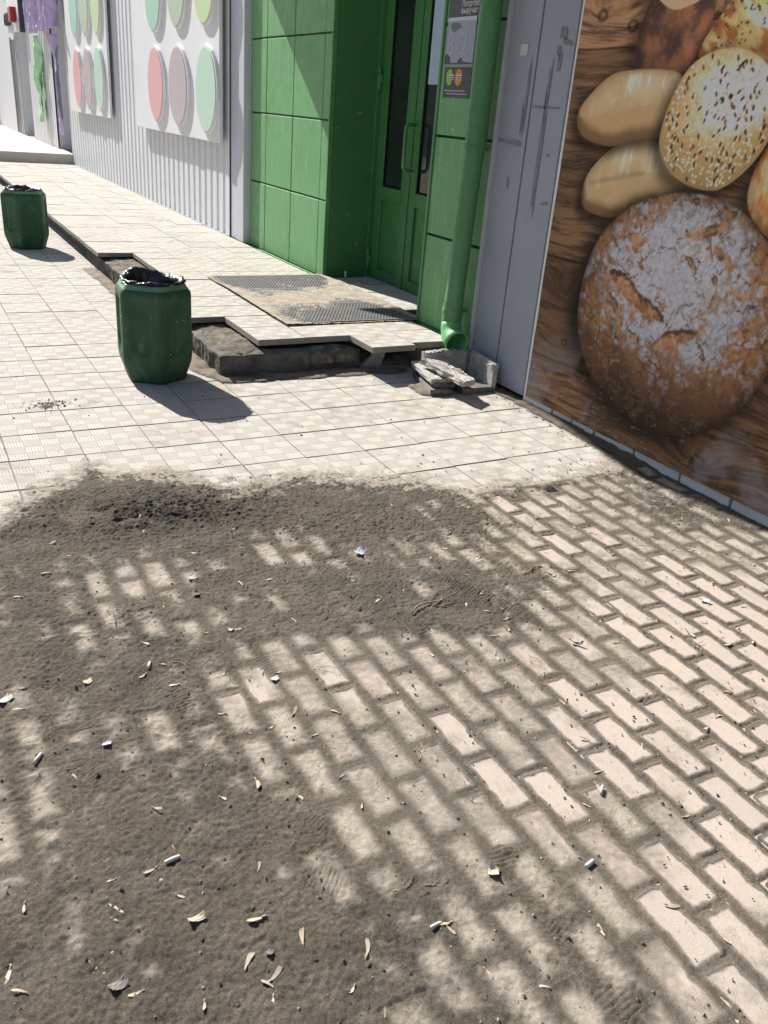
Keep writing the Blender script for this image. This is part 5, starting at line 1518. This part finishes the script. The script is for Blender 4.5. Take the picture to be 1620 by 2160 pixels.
# grit and clods: uncountable
def lump_mesh(n, fn, seed):
    rs = np.random.RandomState(seed)
    o8 = np.array([(1, 0, 0), (0, 1, 0), (-1, 0, 0), (0, -1, 0), (0, 0, .8), (0, 0, -.5)], float)
    f8 = np.array([(0, 1, 4, 4), (1, 2, 4, 4), (2, 3, 4, 4), (3, 0, 4, 4), (1, 0, 5, 5), (2, 1, 5, 5), (3, 2, 5, 5), (0, 3, 5, 5)])
    V = []; F = []
    P = fn(rs, n)
    zz_ = dirt(P[:, 0], P[:, 1])[0]
    for k in range(n):
        x, y, r_, z0 = P[k]
        a = rs.uniform(0, 6.28); c, s_ = math.cos(a), math.sin(a)
        q = o8 * (r_ * rs.uniform(.6, 1.3, (6, 1)))
        q = np.stack([q[:, 0] * c - q[:, 1] * s_, q[:, 0] * s_ + q[:, 1] * c, q[:, 2]], 1)
        z = zz_[k] if (z0 < -1) else z0
        q += np.array([x, y, z + r_ * .25]); F += [tuple(i + len(V) * 6 for i in (f[:3])) for f in f8]; V.append(q)
    me = bpy.data.meshes.new('grit'); me.from_pydata([tuple(v) for v in np.concatenate(V)], [], F); me.update()
    return me
def f_dirt(rs, n):
    x = rs.uniform(-.05, 2.9, n); y = rs.uniform(.5, 3.1, n); r_ = .0012 + .0042 * rs.rand(n) ** 5
    return np.stack([x, y, r_, np.full(n, -9.)], 1)
tag(link('grit', lump_mesh(5200, f_dirt, 3), M['earth']), 'loose grit and small clods scattered over the dirt', 'grit', kind='stuff')
M['chip'] = plain('pale_chip', (0.42, 0.37, 0.29), .9, .2, .35, 70)
def f_chip(rs, n):
    x = rs.uniform(-.05, 2.9, n); y = rs.uniform(.5, 2.8, n); r_ = .0012 + .003 * rs.rand(n) ** 4
    return np.stack([x, y, r_, np.full(n, -9.)], 1)
tag(link('grit', lump_mesh(1500, f_chip, 5), M['chip']), 'pale crumbs and husks sprinkled over the dirt', 'grit', kind='stuff')
def f_tile(rs, n):
    x = np.concatenate([rs.normal(.52, .06, n // 4), rs.uniform(.2, 2.9, n // 4), 2.9 + rs.normal(0, .03, n // 4), rs.normal(1.52, .05, n - 3 * (n // 4))])
    y = np.concatenate([rs.normal(4.22, .04, n // 4), rs.uniform(2.8, 5, n // 4), rs.uniform(2.7, 4.0, n // 4), rs.uniform(4.4, 5.2, n - 3 * (n // 4))])
    r_ = .0015 + .006 * rs.rand(n) ** 4
    return np.stack([np.minimum(x, 2.96), y, r_, np.full(n, 0.0)], 1)
tag(link('grit', lump_mesh(1100, f_tile, 8), M['earth']), 'loose dark grit on the pale tiles by bin, step and wall', 'grit', kind='stuff')
# soil drifts on the tiles: along the wall foot, round the step and one smear in front of the bin
def drift(name, pts, w, h, label, seed, tone_):
    P = []
    for a, b in zip(pts[:-1], pts[1:]):
        L = math.hypot(b[0] - a[0], b[1] - a[1]); n = max(2, int(L / .012))
        P += [(a[0] + (b[0] - a[0]) * k / n, a[1] + (b[1] - a[1]) * k / n) for k in range(n)]
    P.append(pts[-1]); P = np.array(P); T = np.gradient(P, axis=0); T /= np.linalg.norm(T, axis=1)[:, None] + 1e-9
    N = np.stack([-T[:, 1], T[:, 0]], 1); m_ = max(8, int(2 * w / .008)); s_ = np.linspace(-1, 1, m_)
    X = P[:, 0, None] + N[:, 0, None] * s_ * w; Y = P[:, 1, None] + N[:, 1, None] * s_ * w
    ends = np.minimum(np.arange(len(P)), np.arange(len(P))[::-1])[:, None] / 8.0
    body = np.clip(1 - s_[None] ** 2, 0, 1) * np.clip(ends, 0, 1)
    nz = fbm(X, Y, 16, 4, seed); n2 = fbm(X, Y, 70, 3, seed + 3)
    c_ = np.clip(body * 1.3 + (nz - .5) * 1.5 - .12, 0, 1)
    Z = .0006 + h * c_ * (.5 + nz) + (n2 - .5) * .006 * c_
    me = quick_mesh(name, np.stack([X.ravel(), Y.ravel(), np.maximum(Z, .0006).ravel()], 1), grid_faces(m_, len(P)))
    fattr(me, 'cov', c_.ravel()); fattr(me, 'tone', np.full(c_.size, tone_) * (nz.ravel())); fattr(me, 'wet', np.zeros(c_.size))
    tag(link(name, me, M['dirt']), label, 'dirt', kind='stuff')
drift('soil_drift', [(2.955, 2.6), (2.95, 3.2), (2.955, 3.95)], .07, .012, 'dark soil drifted along the foot of the banner wall', 701, .1)
drift('soil_drift', [(1.45, 5.3), (1.44, 4.6), (1.5, 4.42), (1.9, 4.40), (2.4, 4.38), (2.62, 4.30)], .085, .012, 'crumbled soil along the foot of the broken step', 711, .5)
drift('soil_drift', [(1.42, 7.9), (1.44, 7.2), (1.44, 6.4)], .07, .01, 'crumbled soil along the far edge of the step', 721, .6)
drift('soil_drift', [(2.52, 4.12), (2.50, 3.90), (2.60, 3.80)], .06, .014, 'soil and crumbs in front of the broken tiles', 731, .4)
drift('soil_drift', [(.44, 4.24), (.52, 4.20), (.60, 4.22)], .045, .007, 'dark soil smear on the tiles left of the bin', 741, .0)
